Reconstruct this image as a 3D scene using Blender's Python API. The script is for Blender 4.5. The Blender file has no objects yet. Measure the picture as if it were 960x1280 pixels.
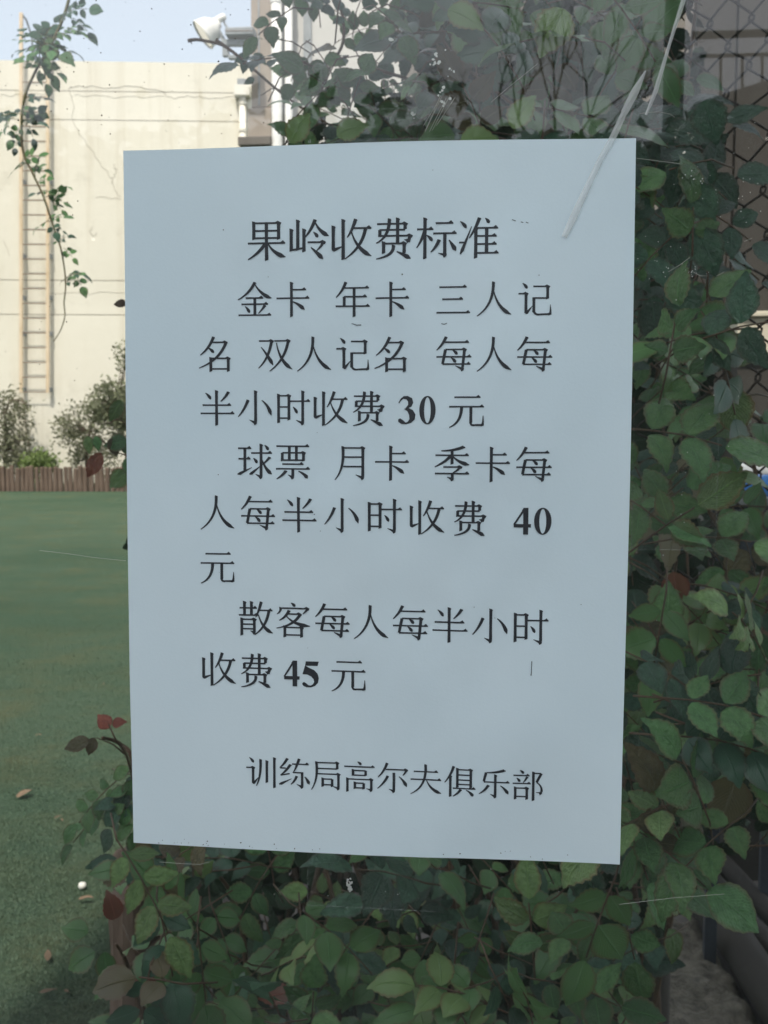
import bpy, math, random
from math import radians as R, sin, cos, pi
from mathutils import Vector, Matrix, Euler, noise

scene = bpy.context.scene
COL = scene.collection
random.seed(7)

# ------------------------------------------------------------------ camera
EYE = 1.45                                   # eye height above the lawn
CAM = Vector((0.05467, -0.45971, EYE))
ZP = EYE - 0.03697                           # height of the middle of the notice
FPX = 1390.0                                 # focal length in photo pixels (960 wide)
YAW, PITCH, ROLL = 0.107806, -0.0831197, -0.00318402
ROT = (Matrix.Rotation(YAW, 3, 'Z') @ Matrix.Rotation(PITCH, 3, 'X') @ Matrix.Rotation(ROLL, 3, 'Y'))
cd = bpy.data.cameras.new('camera')
cam = bpy.data.objects.new('camera', cd)
COL.objects.link(cam)
cam.matrix_world = Matrix.Translation(CAM) @ (ROT @ Matrix.Rotation(pi / 2, 3, 'X')).to_4x4()
cd.sensor_fit = 'VERTICAL'
cd.sensor_height = 24.0
cd.lens = 24.0 * FPX / 1280.0
cd.clip_start = 0.02
cd.clip_end = 2000.0
cd.dof.use_dof = True
cd.dof.focus_distance = 0.52
cd.dof.aperture_fstop = 22.0
scene.camera = cam

# ------------------------------------------------------------------ sky and sun
SUN_EL, SUN_AZ = R(58), R(187)               # behind the camera, a little to its left
w = bpy.data.worlds.new("World")
scene.world = w
w.use_nodes = True
nt = w.node_tree
bg = nt.nodes['Background']
sky = nt.nodes.new('ShaderNodeTexSky')
sky.sky_type = 'NISHITA'
sky.sun_disc = False
sky.sun_elevation = SUN_EL
sky.sun_rotation = SUN_AZ
sky.air_density = 1.0
sky.dust_density = 3.5
sky.ozone_density = 1.0
haze = nt.nodes.new('ShaderNodeMix'); haze.data_type = 'RGBA'; haze.blend_type = 'ADD'      # thin even high haze over the clear sky
haze.inputs[0].default_value = 1.0
haze.inputs[7].default_value = (2.35, 2.4, 2.3, 1)
thin = nt.nodes.new('ShaderNodeMix'); thin.data_type = 'RGBA'; thin.blend_type = 'MULTIPLY'
thin.inputs[0].default_value = 1.0; thin.inputs[7].default_value = (0.56, 0.56, 0.56, 1)
nt.links.new(sky.outputs[0], thin.inputs[6])
nt.links.new(thin.outputs[2], haze.inputs[6])
nt.links.new(haze.outputs[2], bg.inputs[0])
bg.inputs[1].default_value = 0.10
sl = bpy.data.lights.new('sun', 'SUN')
sl.energy = 2.0
sl.angle = R(2.5)
sl.color = (1.0, 0.95, 0.86)
sun = bpy.data.objects.new('sun', sl)
COL.objects.link(sun)
sdir = Vector((sin(SUN_AZ) * cos(SUN_EL), cos(SUN_AZ) * cos(SUN_EL), sin(SUN_EL)))
sun.rotation_euler = sdir.to_track_quat('Z', 'Y').to_euler()
sun.location = (0, -3, 8)
scene.view_settings.view_transform = 'Standard'
scene.view_settings.look = 'None'
scene.view_settings.exposure = 1.25
scene.view_settings.gamma = 1.0
scene.cycles.transparent_max_bounces = 24
scene.cycles.max_bounces = 8

# ------------------------------------------------------------------ helpers
def ray(px, py):
    return ROT @ Vector(((px - 480) / FPX, 1.0, -(py - 640) / FPX))

def at(px, py, Y):
    """point of the place that the photograph shows at (px, py), Y metres beyond the glass"""
    d = ray(px, py)
    return CAM + d * ((Y - CAM.y) / d.y)

def ground(px, py, z=0.0):
    d = ray(px, py)
    return CAM + d * ((z - CAM.z) / d.z)

def mirror(px, py, Y):
    """same, for what is seen reflected in the pane: Y metres on the viewer's side"""
    p = at(px, py, Y)
    return Vector((p.x, -p.y, p.z))

class MB:
    def __init__(s):
        s.v = []; s.f = []; s.uv = {}
    def quad(s, a, b, c, d):
        n = len(s.v); s.v += [a, b, c, d]; s.f.append((n, n + 1, n + 2, n + 3))
    def box(s, x0, x1, y0, y1, z0, z1, M=None):
        n = len(s.v)
        p = [Vector(q) for q in ((x0, y0, z0), (x1, y0, z0), (x1, y1, z0), (x0, y1, z0),
                                 (x0, y0, z1), (x1, y0, z1), (x1, y1, z1), (x0, y1, z1))]
        if M is not None: p = [M @ q for q in p]
        s.v += p
        for q in ((0, 3, 2, 1), (4, 5, 6, 7), (0, 1, 5, 4), (1, 2, 6, 5), (2, 3, 7, 6), (3, 0, 4, 7)):
            s.f.append(tuple(n + i for i in q))
        return s
    def tube(s, pts, rad, seg=6, cap=True):
        pts = [Vector(p) for p in pts]
        m = len(pts)
        if not hasattr(rad, '__len__'): rad = [rad] * m
        n0 = len(s.v)
        ref = None
        for i, p in enumerate(pts):
            d = (pts[min(i + 1, m - 1)] - pts[max(i - 1, 0)])
            if d.length < 1e-9: d = Vector((0, 0, 1))
            d.normalize()
            if ref is None:
                ref = Vector((0, 0, 1)) if abs(d.z) < 0.9 else Vector((1, 0, 0))
                a = d.cross(ref).normalized()
            else:
                a = (a - d * a.dot(d)).normalized()
            b = d.cross(a)
            for k in range(seg):
                t = 2 * pi * k / seg
                s.v.append(p + (a * cos(t) + b * sin(t)) * rad[i])
        for i in range(m - 1):
            for k in range(seg):
                k2 = (k + 1) % seg
                s.f.append((n0 + i * seg + k, n0 + i * seg + k2, n0 + (i + 1) * seg + k2, n0 + (i + 1) * seg + k))
        if cap:
            s.f.append(tuple(n0 + k for k in reversed(range(seg))))
            s.f.append(tuple(n0 + (m - 1) * seg + k for k in range(seg)))
        return s
    def lathe(s, prof, M, seg=20):
        n0 = len(s.v)
        for r, z in prof:
            for k in range(seg):
                t = 2 * pi * k / seg
                s.v.append(M @ Vector((r * cos(t), r * sin(t), z)))
        for i in range(len(prof) - 1):
            for k in range(seg):
                k2 = (k + 1) % seg
                s.f.append((n0 + i * seg + k, n0 + i * seg + k2, n0 + (i + 1) * seg + k2, n0 + (i + 1) * seg + k))
        return s
    def mesh(s, name, mat=None, smooth=False):
        me = bpy.data.meshes.new(name)
        me.from_pydata([tuple(v) for v in s.v], [], s.f)
        if mat: me.materials.append(mat)
        if smooth:
            me.polygons.foreach_set('use_smooth', [True] * len(me.polygons))
        me.update()
        return me
    def build(s, name, mat, parent=None, smooth=False, bevel=0):
        o = bpy.data.objects.new(name, s.mesh(name, mat, smooth))
        COL.objects.link(o)
        if parent: o.parent = parent
        if bevel:
            b = o.modifiers.new('edge', 'BEVEL'); b.width = bevel; b.segments = 2; b.limit_method = 'ANGLE'
        return o

def tag(o, label=None, cat=None, group=None, kind=None):
    if label: o['label'] = label
    if cat: o['category'] = cat
    if group: o['group'] = group
    if kind: o['kind'] = kind
    return o

def thing(name, label, cat, loc=(0, 0, 0), rz=0, group=None):
    o = bpy.data.objects.new(name, None)
    COL.objects.link(o)
    o.empty_display_size = 0.1
    o.location = loc; o.rotation_euler = (0, 0, rz)
    return tag(o, label, cat, group)

def link_new(name, me, parent=None, M=None):
    o = bpy.data.objects.new(name, me)
    COL.objects.link(o)
    if parent: o.parent = parent
    if M is not None: o.matrix_local = M
    return o

def frame_from(d, n):
    d = d.normalized(); x = d.cross(n)
    if x.length < 1e-4: x = d.cross(Vector((0.3, 0.9, 0.1)))
    x.normalize(); z = x.cross(d).normalized()
    return Matrix(((x.x, d.x, z.x), (x.y, d.y, z.y), (x.z, d.z, z.z))).to_4x4()

# ------------------------------------------------------------------ materials
class NT:
    def __init__(s, name):
        s.m = bpy.data.materials.new(name); s.m.use_nodes = True
        s.t = s.m.node_tree; s.n = s.t.nodes
        s.b = s.n['Principled BSDF']; s.out = s.n['Material Output']
    def new(s, typ, **kw):
        n = s.n.new(typ)
        for k, v in kw.items(): setattr(n, k, v)
        return n
    def link(s, a, b): s.t.links.new(a, b)
    def coord(s, which='Object', scale=(1, 1, 1)):
        c = s.new('ShaderNodeTexCoord'); m = s.new('ShaderNodeMapping')
        m.inputs['Scale'].default_value = scale
        s.link(c.outputs[which], m.inputs[0]); return m.outputs[0]
    def noise(s, vec, scale, detail=4, rough=0.55):
        n = s.new('ShaderNodeTexNoise')
        n.inputs['Scale'].default_value = scale; n.inputs['Detail'].default_value = detail
        n.inputs['Roughness'].default_value = rough
        s.link(vec, n.inputs['Vector']); return n.outputs['Fac']
    def ramp(s, fac, stops):
        r = s.new('ShaderNodeValToRGB'); e = r.color_ramp.elements
        e[0].position, e[0].color = stops[0][0], (*stops[0][1], 1)
        e[1].position, e[1].color = stops[-1][0], (*stops[-1][1], 1)
        for p, c in stops[1:-1]:
            x = e.new(p); x.color = (*c, 1)
        s.link(fac, r.inputs[0]); return r.outputs[0]
    def mix(s, a, b, fac, mode='MIX'):
        m = s.new('ShaderNodeMix', data_type='RGBA', blend_type=mode)
        for sock, v in ((m.inputs[6], a), (m.inputs[7], b), (m.inputs[0], fac)):
            if hasattr(v, 'is_output'): s.link(v, sock)
            elif hasattr(v, '__len__'): sock.default_value = (*v, 1) if len(v) == 3 else v
            else: sock.default_value = v
        return m.outputs[2]
    def bump(s, h, strength=0.3, dist=0.01):
        b = s.new('ShaderNodeBump'); b.inputs['Strength'].default_value = strength
        b.inputs['Distance'].default_value = dist
        s.link(h, b.inputs['Height']); s.link(b.outputs[0], s.b.inputs['Normal'])
    def col(s, c):
        if hasattr(c, 'is_output'): s.link(c, s.b.inputs['Base Color'])
        else: s.b.inputs['Base Color'].default_value = (*c, 1)
    def set(s, rough=0.6, metal=0.0, spec=0.5):
        s.b.inputs['Roughness'].default_value = rough; s.b.inputs['Metallic'].default_value = metal
        s.b.inputs['Specular IOR Level'].default_value = spec

def mottled(name, c1, c2, scale=6, rough=0.7, metal=0.0, bump=0.2, bdist=0.004, stretch=(1, 1, 1), c3=None, spec=0.4):
    t = NT(name); v = t.coord('Object', stretch)
    n = t.noise(v, scale, 6, 0.6)
    st = [(0.3, c1), (0.7, c2)] if c3 is None else [(0.3, c1), (0.6, c2), (0.78, c3)]
    t.col(t.ramp(n, st)); t.set(rough, metal, spec)
    if bump:
        t.bump(t.noise(v, scale * 7, 4), bump, bdist)
    return t.m

def leaf_mat(name, base, base2, edge, rough=0.30, trans=0.22, spec=0.6):
    """leaf: midrib and side veins from the leaf's own UV, reddish margin, a different tone for every leaf"""
    t = NT(name)
    uv = t.new('ShaderNodeTexCoord').outputs['UV']
    sep = t.new('ShaderNodeSeparateXYZ'); t.link(uv, sep.inputs[0])
    ax = t.new('ShaderNodeMath', operation='ABSOLUTE')
    sx = t.new('ShaderNodeMath', operation='SUBTRACT'); sx.inputs[1].default_value = 0.5
    t.link(sep.outputs[0], sx.inputs[0]); t.link(sx.outputs[0], ax.inputs[0])
    oi = t.new('ShaderNodeObjectInfo')
    rnd = oi.outputs['Random']
    nz = t.noise(t.coord('Object', (1, 1, 1)), 3.5, 4)
    c = t.mix(base, base2, rnd)
    hs = t.new('ShaderNodeHueSaturation')
    mr = t.new('ShaderNodeMapRange'); mr.inputs[3].default_value = 0.5; mr.inputs[4].default_value = 1.6
    wn = t.new('ShaderNodeMath', operation='FRACT'); mu = t.new('ShaderNodeMath', operation='MULTIPLY')
    mu.inputs[1].default_value = 17.31; t.link(rnd, mu.inputs[0]); t.link(mu.outputs[0], wn.inputs[0])
    t.link(wn.outputs[0], mr.inputs[0]); t.link(mr.outputs[0], hs.inputs['Value']); t.link(c, hs.inputs['Color'])
    hs.inputs['Saturation'].default_value = 0.95
    c = t.mix(hs.outputs[0], (base[0] * 0.5, base[1] * 0.55, base[2] * 0.6), t.ramp(nz, [(0.42, (0, 0, 0)), (0.75, (1, 1, 1))]))
    # veins
    cb = t.new('ShaderNodeCombineXYZ')
    m2 = t.new('ShaderNodeMath', operation='MULTIPLY_ADD'); m2.inputs[1].default_value = -0.9
    t.link(ax.outputs[0], m2.inputs[0]); t.link(sep.outputs[1], m2.inputs[2])
    t.link(m2.outputs[0], cb.inputs[0])
    wv = t.new('ShaderNodeTexWave'); wv.inputs['Scale'].default_value = 4.2; wv.inputs['Distortion'].default_value = 0.3
    t.link(cb.outputs[0], wv.inputs[0])
    vein = t.ramp(wv.outputs['Fac'], [(0.86, (0, 0, 0)), (1.0, (1, 1, 1))])
    rib = t.ramp(ax.outputs[0], [(0.0, (1, 1, 1)), (0.035, (0, 0, 0))])
    light = tuple(min(1, x * 2.0 + 0.01) for x in base)
    c = t.mix(c, light, t.mix((0, 0, 0), (0.35, 0.35, 0.35), vein))
    c = t.mix(c, tuple(min(1, x * 2.2 + 0.015) for x in base), t.mix((0, 0, 0), (0.32, 0.32, 0.32), rib))
    ed = t.ramp(ax.outputs[0], [(0.36, (0, 0, 0)), (0.5, (0.7, 0.7, 0.7))])
    c = t.mix(c, edge, ed)
    t.col(c); t.set(rough, 0, spec)
    t.bump(t.mix(t.mix(vein, rib, 0.5), t.noise(t.coord('Object'), 9, 3), 0.3), 0.55, 0.04)
    tr = t.new('ShaderNodeBsdfTranslucent'); mx = t.new('ShaderNodeMixShader'); mx.inputs[0].default_value = trans
    t.link(c, tr.inputs[0])
    t.link(t.b.outputs[0], mx.inputs[1]); t.link(tr.outputs[0], mx.inputs[2]); t.link(mx.outputs[0], t.out.inputs[0])
    return t.m

M = {}
M['leaf'] = leaf_mat('rose_leaf', (0.068, 0.185, 0.058), (0.115, 0.225, 0.07), (0.14, 0.09, 0.05))
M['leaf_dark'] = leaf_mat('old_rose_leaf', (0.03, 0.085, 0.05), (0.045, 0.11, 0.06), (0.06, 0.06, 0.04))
M['leaf_shade'] = leaf_mat('shade_painted_rose_leaf', (0.014, 0.032, 0.016), (0.02, 0.042, 0.02), (0.03, 0.03, 0.02), 0.6, 0.0, 0.2)  # near-black rose leaf: shade inside the hedge painted into the colour
M['leaf_young'] = leaf_mat('young_rose_leaf', (0.13, 0.24, 0.075), (0.16, 0.25, 0.08), (0.18, 0.08, 0.04))
M['leaf_red'] = leaf_mat('red_rose_leaf', (0.24, 0.06, 0.04), (0.2, 0.09, 0.045), (0.2, 0.04, 0.03))
M['leaf_bronze'] = leaf_mat('bronze_rose_leaf', (0.10, 0.095, 0.04), (0.12, 0.085, 0.04), (0.11, 0.06, 0.03))
M['leaf_dry'] = leaf_mat('dry_leaf', (0.15, 0.095, 0.055), (0.19, 0.13, 0.075), (0.12, 0.07, 0.04), 0.8, 0.1)
M['leaf_far'] = leaf_mat('shrub_leaf', (0.14, 0.19, 0.10), (0.18, 0.21, 0.12), (0.16, 0.16, 0.09), 0.6)
M['leaf_bright'] = leaf_mat('bright_shrub_leaf', (0.12, 0.22, 0.05), (0.15, 0.25, 0.06), (0.15, 0.2, 0.05), 0.6)
M['cane'] = mottled('rose_cane', (0.06, 0.05, 0.03), (0.12, 0.065, 0.04), 25, 0.6)
M['cane_green'] = mottled('green_rose_cane', (0.07, 0.10, 0.035), (0.13, 0.09, 0.045), 25, 0.6)
M['bark'] = mottled('bark', (0.05, 0.035, 0.025), (0.15, 0.11, 0.08), 12, 0.9, bump=0.6, stretch=(1, 1, 0.3))
M['ink'] = mottled('ink', (0.026, 0.028, 0.034), (0.04, 0.042, 0.048), 300, 0.55, bump=0)
M['wire'] = mottled('rusty_wire', (0.018, 0.016, 0.015), (0.05, 0.038, 0.03), 60, 0.7, metal=0.3)
M['white_pipe'] = mottled('white_plastic_pipe', (0.62, 0.63, 0.62), (0.74, 0.74, 0.72), 5, 0.45, bump=0.05)
M['pipe_cream'] = mottled('painted_pipe', (0.60, 0.57, 0.50), (0.72, 0.70, 0.63), 5, 0.6, bump=0.1)
M['taupe'] = mottled('taupe_render', (0.27, 0.235, 0.20), (0.34, 0.30, 0.26), 2.5, 0.9, bump=0.2)
M['taupe_dark'] = mottled('brown_grey_boards', (0.12, 0.11, 0.10), (0.17, 0.155, 0.14), 3, 0.8, bump=0.2, stretch=(1, 1, .2))
M['shed_wood'] = mottled('shed_wood', (0.026, 0.024, 0.021), (0.045, 0.041, 0.036), 3, 0.8, bump=0.2, stretch=(1, 1, .2))  # the shed's shade is put into this deeper wood colour
M['white_wall'] = mottled('white_render', (0.42, 0.42, 0.40), (0.52, 0.51, 0.49), 1.5, 0.9, bump=0.15)
M['ladder'] = mottled('ladder_paint', (0.52, 0.40, 0.26), (0.64, 0.53, 0.39), 4, 0.7, c3=(0.42, 0.25, 0.13), stretch=(3, 3, .6))
M['rung'] = mottled('rung_steel', (0.16, 0.11, 0.08), (0.28, 0.2, 0.14), 20, 0.7)
M['steel_grey'] = mottled('grey_painted_steel', (0.20, 0.22, 0.23), (0.28, 0.30, 0.31), 8, 0.5)
M['lamp_white'] = mottled('lamp_enamel', (0.62, 0.62, 0.60), (0.75, 0.75, 0.72), 10, 0.35, bump=0.03)
M['lamp_in'] = mottled('lamp_reflector', (0.45, 0.43, 0.38), (0.6, 0.57, 0.5), 20, 0.4, bump=0)
M['log'] = mottled('weathered_log', (0.085, 0.058, 0.042), (0.14, 0.10, 0.076), 5, 0.9, bump=0.5, stretch=(4, 4, .5), c3=(0.19, .145, .11))
M['concrete'] = mottled('rough_concrete', (0.08, 0.075, 0.06), (0.26, 0.24, 0.19), 26, 0.95, bump=1.0, bdist=0.02, c3=(0.36, .33, .27))
M['concrete_dark'] = mottled('dark_concrete', (0.09, 0.085, 0.08), (0.15, 0.14, 0.13), 9, 0.95, bump=0.5)
M['paving'] = mottled('paving', (0.13, 0.13, 0.125), (0.19, 0.19, 0.18), 3, 0.9, bump=0.3)
M['cream_box'] = mottled('cream_board', (0.50, 0.46, 0.36), (0.6, 0.56, 0.45), 6, 0.7)
M['cabinet'] = mottled('grey_blue_cabinet', (0.03, 0.038, 0.05), (0.055, 0.065, 0.08), 6, 0.5)
M['blue'] = mottled('blue_plastic', (0.03, 0.13, 0.42), (0.05, 0.2, 0.5), 12, 0.35, bump=0)
M['white_plastic'] = mottled('white_plastic', (0.6, 0.63, 0.66), (0.72, 0.74, 0.76), 12, 0.35, bump=0)
M['dark_hedge'] = mottled('dark_facade', (0.035, 0.045, 0.035), (0.07, 0.075, 0.06), 1.2, 0.9, bump=0.2)
M['rail_green'] = mottled('dark_green_paint', (0.02, 0.05, 0.035), (0.03, 0.07, 0.045), 8, 0.5)
M['speck_dark'] = mottled('dark_dirt', (0.05, 0.04, 0.03), (0.1, 0.08, 0.06), 50, 0.9, bump=0)
M['crack'] = mottled('hairline_crack', (0.28, 0.25, 0.2), (0.4, 0.37, 0.31), 3, 0.9, bump=0)
M['speck_light'] = mottled('pale_dropping', (0.55, 0.55, 0.5), (0.7, 0.7, 0.66), 80, 0.9, bump=0)
M['thread'] = mottled('spider_thread', (0.35, 0.34, 0.30), (0.5, 0.48, 0.42), 80, 0.6, bump=0)
M['roof'] = mottled('canopy_paint', (0.22, 0.22, 0.21), (0.28, 0.28, 0.27), 3, 0.8)
M['brick'] = mottled('painted_base', (0.2, 0.19, 0.18), (0.26, 0.25, 0.23), 5, 0.9)
M['alu'] = mottled('grey_window_frame', (0.3, 0.31, 0.32), (0.36, 0.37, 0.38), 6, 0.4, metal=0.6, bump=0.02)

def paper_mat():
    t = NT('paper'); v = t.coord('Object')
    n = t.noise(v, 7, 4)
    fib = t.noise(v, 900, 2)
    c = t.ramp(n, [(0.35, (0.735, 0.84, 0.895)), (0.65, (0.785, 0.875, 0.92))])
    t.col(c); t.set(0.62, 0, 0.35)
    t.bump(fib, 0.12, 0.0004)
    tr = t.new('ShaderNodeBsdfTranslucent'); tr.inputs[0].default_value = (0.75, 0.78, 0.78, 1)
    mx = t.new('ShaderNodeMixShader'); mx.inputs[0].default_value = 0.12
    t.link(t.b.outputs[0], mx.inputs[1]); t.link(tr.outputs[0], mx.inputs[2]); t.link(mx.outputs[0], t.out.inputs[0])
    return t.m
M['paper'] = paper_mat()

def glass_mat(name, refl, dust, dust_col, rough=0.0, tint=(0.968, 0.966, 0.955), streak=None):
    """thin clear sheet: clear body, mirror reflection, and a film of dust"""
    t = NT(name); v = t.coord('Object')
    t.n.remove(t.b)
    tr = t.new('ShaderNodeBsdfTransparent'); tr.inputs[0].default_value = (*tint, 1)
    gl = t.new('ShaderNodeBsdfGlossy'); gl.inputs['Roughness'].default_value = rough
    fr = t.new('ShaderNodeLayerWeight'); fr.inputs[0].default_value = 0.12
    mr = t.new('ShaderNodeMapRange'); mr.inputs[3].default_value = refl; mr.inputs[4].default_value = 1.0
    t.link(fr.outputs['Fresnel'], mr.inputs[0])
    mr.inputs[1].default_value = 0.02
    m1 = t.new('ShaderNodeMixShader'); t.link(mr.outputs[0], m1.inputs[0])
    t.link(tr.outputs[0], m1.inputs[1]); t.link(gl.outputs[0], m1.inputs[2])
    df = t.new('ShaderNodeBsdfDiffuse'); df.inputs[0].default_value = (*dust_col, 1)
    n = t.noise(v, 6, 6, 0.6); n2 = t.noise(v, 220, 3, 0.7)
    a = t.ramp(n, [(0.3, (dust * .5,) * 3), (0.75, (dust * 1.5,) * 3)])
    b = t.ramp(n2, [(0.68, (0, 0, 0)), (0.8, (0.12,) * 3)])
    ad = t.new('ShaderNodeMath', operation='ADD'); t.link(a, ad.inputs[0]); t.link(b, ad.inputs[1])
    fac = ad.outputs[0]
    m2 = t.new('ShaderNodeMixShader'); t.link(fac, m2.inputs[0])
    t.link(m1.outputs[0], m2.inputs[1]); t.link(df.outputs[0], m2.inputs[2]); t.link(m2.outputs[0], t.out.inputs[0])
    return t.m
M['glass'] = glass_mat('dusty_window_glass', 0.042, 0.011, (0.5, 0.54, 0.53))
M['tape'] = glass_mat('clear_tape', 0.02, 0.012, (0.6, 0.62, 0.6), 0.08, (0.97, 0.98, 0.975))
M['tape_edge'] = glass_mat('tape_edge', .03, .16, (.6, .62, .6), .1)
M['crease'] = glass_mat('creased_film_glare', 0.015, 0.36, (0.98, 0.97, 0.95), 0.3, (0.995, 0.995, 0.995))  # sky glare along the fold painted as a white diffuse layer

def wall_mat():
    t = NT('cream_wall_paint'); v = t.coord('Object')
    n = t.noise(v, 0.35, 6, 0.6)
    c = t.ramp(n, [(0.3, (0.61, 0.585, 0.50)), (0.7, (0.69, 0.665, 0.58))])
    s = t.noise(t.coord('Object', (2.5, 1, 0.12)), 1.2, 5, 0.65)
    c = t.mix(c, (0.46, 0.41, 0.31), t.ramp(s, [(0.5, (0, 0, 0)), (0.8, (0.6, 0.6, 0.6))]))
    p = t.noise(v, 1.3, 7, 0.7)
    c = t.mix(c, (0.40, 0.37, 0.30), t.ramp(p, [(0.56, (0, 0, 0)), (0.76, (0.45, 0.45, 0.45))]))
    t.col(c); t.set(0.9, 0, 0.2)
    t.bump(t.noise(v, 5, 6, 0.7), 0.35, 0.02)
    return t.m
M['cream'] = wall_mat()
def added_canopy_mat():  # sheet of the added canopy, passes soft bluish light down
    t = NT('added_canopy_polycarbonate'); t.col((0.7, 0.76, 0.8)); t.set(0.4)
    tr = t.new('ShaderNodeBsdfTranslucent'); tr.inputs[0].default_value = (0.74, 0.87, 0.95, 1)
    mx = t.new('ShaderNodeMixShader'); mx.inputs[0].default_value = 0.85
    t.link(t.b.outputs[0], mx.inputs[1]); t.link(tr.outputs[0], mx.inputs[2]); t.link(mx.outputs[0], t.out.inputs[0])
    return t.m
M['canopy'] = added_canopy_mat()

def turf_mat():
    t = NT('turf'); v = t.coord('Object')
    fine = t.noise(t.coord('Object', (1, 1, 1)), 95, 4, 0.8)
    mid = t.noise(v, 2.2, 6, 0.7)
    big = t.noise(v, 0.35, 3)
    c = t.ramp(fine, [(0.34, (0.042, 0.070, 0.045)), (0.52, (0.075, 0.124, 0.078)), (0.68, (0.132, 0.172, 0.115))])
    c = t.mix(c, (0.115, 0.125, 0.065), t.ramp(mid, [(0.45, (0, 0, 0)), (0.7, (0.8, 0.8, 0.8))]))
    c = t.mix(c, (0.035, 0.08, 0.048), t.ramp(big, [(0.45, (0, 0, 0)), (0.65, (0.55, 0.55, 0.55))]))
    seam = t.noise(t.coord('Object', (.3, 2.2, 1)), 1.1, 5, .6)
    c = t.mix(c, (0.05, 0.085, 0.05), t.ramp(seam, [(0.5, (0, 0, 0)), (0.7, (0.5, 0.5, 0.5))]))
    t.col(c); t.set(0.95, 0, 0.1)
    t.bump(t.noise(v, 160, 4, 0.8), 0.9, 0.02)
    return t.m
M['turf'] = turf_mat()

# ------------------------------------------------------------------ setting
def grid(name, x0, x1, y0, y1, n, m, hf, mat):
    b = MB()
    for j in range(m + 1):
        for i in range(n + 1):
            x = x0 + (x1 - x0) * i / n; y = y0 + (y1 - y0) * j / m
            b.v.append(Vector((x, y, hf(x, y))))
    for j in range(m):
        for i in range(n):
            a = j * (n + 1) + i
            b.f.append((a, a + 1, a + n + 2, a + n + 1))
    return b.build(name, mat, smooth=True)

tag(grid('ground', -300, 300, -300, 300, 30, 30, lambda x, y: -0.02, M['paving']), kind='structure')
def lawn_h(x, y):
    return 0.004 + 0.03 * (noise.noise(Vector((x * .35, y * .35, 3))) + 0.5) * min(1, max(0, (y - 2.5) / 3)) * min(1, max(0, (20 - y) / 3))
tag(grid('lawn', -30, 16, 0.8, 24, 92, 58, lawn_h, M['turf']), kind='structure')

# short turf blades on the nearest part of the lawn
b = MB()
rg = random.Random(3)
for k in range(52000):
    py = 1290 - 560 * rg.random() ** 0.8
    px = rg.uniform(-25, 240)
    p = ground(px, py)
    if rg.random() < (p.y - 2.5) / 6.5: continue
    p.z = lawn_h(p.x, p.y)
    h = rg.uniform(0.004, 0.010); a = rg.uniform(0, 2 * pi); wd = 0.0012 + 0.0003 * p.y
    sx, sy = cos(a) * wd, sin(a) * wd
    lx, ly = rg.uniform(-.012, .012), rg.uniform(-.012, .012)
    n = len(b.v)
    b.v += [p + Vector((-sx, -sy, -0.003)), p + Vector((sx, sy, -0.003)), p + Vector((lx, ly, h))]
    b.f.append((n, n + 1, n + 2))
tb = NT('turf_blades'); oi = tb.noise(tb.coord('Object'), 60, 3, .8)
tb.col(tb.ramp(oi, [(0.35, (0.042, 0.07, 0.046)), (0.55, (0.075, 0.12, 0.074)), (0.7, (0.13, 0.165, 0.11))])); tb.set(0.7, 0, .2)
tag(b.build('turf_blades', tb.m), 'short dense blades of the nearest turf at lower left', 'grass', kind='stuff')

# far wall: slabs with recessed joints, in its own frame turned 8 degrees from the glass
WANG = R(8.0)
W0 = at(0, 600, 23.3); W0.z = 0
WU = Vector((cos(WANG), sin(WANG), 0)); WN = Vector((sin(WANG), -cos(WANG), 0))   # WN points to the viewer
def wl(px, py, d=0.0, org=None):
    """local (s, -d, z) of a photo point on the plane d metres in front of the far wall"""
    o = org or W0
    r = ray(px, py)
    t = ((o + WN * d) - CAM).dot(WN) / r.dot(WN)
    p = CAM + r * t - o
    return Vector((p.dot(WU), -d, p.z + (0 if org is None else o.z)))
def on_lawn(px, py, org):
    return wl(px, py, 0)
wall = thing('boundary_wall', 'tall cream rendered wall with thin dark horizontal joints across the lawn', 'wall', W0, WANG)
ys = [600, 393, 350, 149, 113, 75]
zs = [wl(30, y).z for y in ys]; zs[0] = -0.3
for i in range(5):
    MB().box(-14, 9.3, 0, 0.3, zs[i] + (0.009 if i else 0), zs[i + 1] - 0.009).build('wall_panel', M['cream'], wall)
MB().box(-13.9, 9.2, 0.012, 0.29, 0, zs[5] - 0.05).build('wall_core', M['taupe'], wall)
b = MB()
def crack(pts, w=0.012):
    q = [wl(*p) for p in pts]; out = []
    for i in range(len(q) - 1):
        for k in range(5):
            p = q[i].lerp(q[i + 1], k / 5); out.append(p + Vector((random.uniform(-.03, .03), 0, random.uniform(-.03, .03))))
    out.append(q[-1])
    b.tube([Vector((p.x, -0.003, p.z)) for p in out], w / 2, 4)
crack([(88, 108), (92, 108), (130, 109), (175, 108), (204, 114), (207, 120)])
crack([(88, 108), (86, 116), (91, 125), (92, 150), (102, 172), (120, 195), (133, 215), (141, 228), (150, 246)], 0.009)
crack([(141, 228), (145, 215), (143, 205)], 0.008)
crack([(0, 119), (25, 119), (60, 117)], 0.009)
crack([(207, 122), (222, 122), (240, 120), (262, 124), (298, 121)], 0.009)
crack([(92, 119), (120, 120), (160, 122), (205, 120)], 0.007)
crack([(5, 300), (12, 320)], 0.008)
crack([(115, 283), (113, 292), (118, 295), (121, 290)], 0.008)
crack([(120, 247), (150, 249)], 0.007)
crack([(60, 366), (100, 367), (158, 366)], 0.007)
b.build('crack', M['crack'], wall)
cable = MB()
q = [wl(28, 497, 0.06), wl(31, 520, .05), wl(34, 545, .05), wl(37, 562, .05), wl(41, 600, .05)]
cable.tube(q, 0.012, 5)
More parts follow.
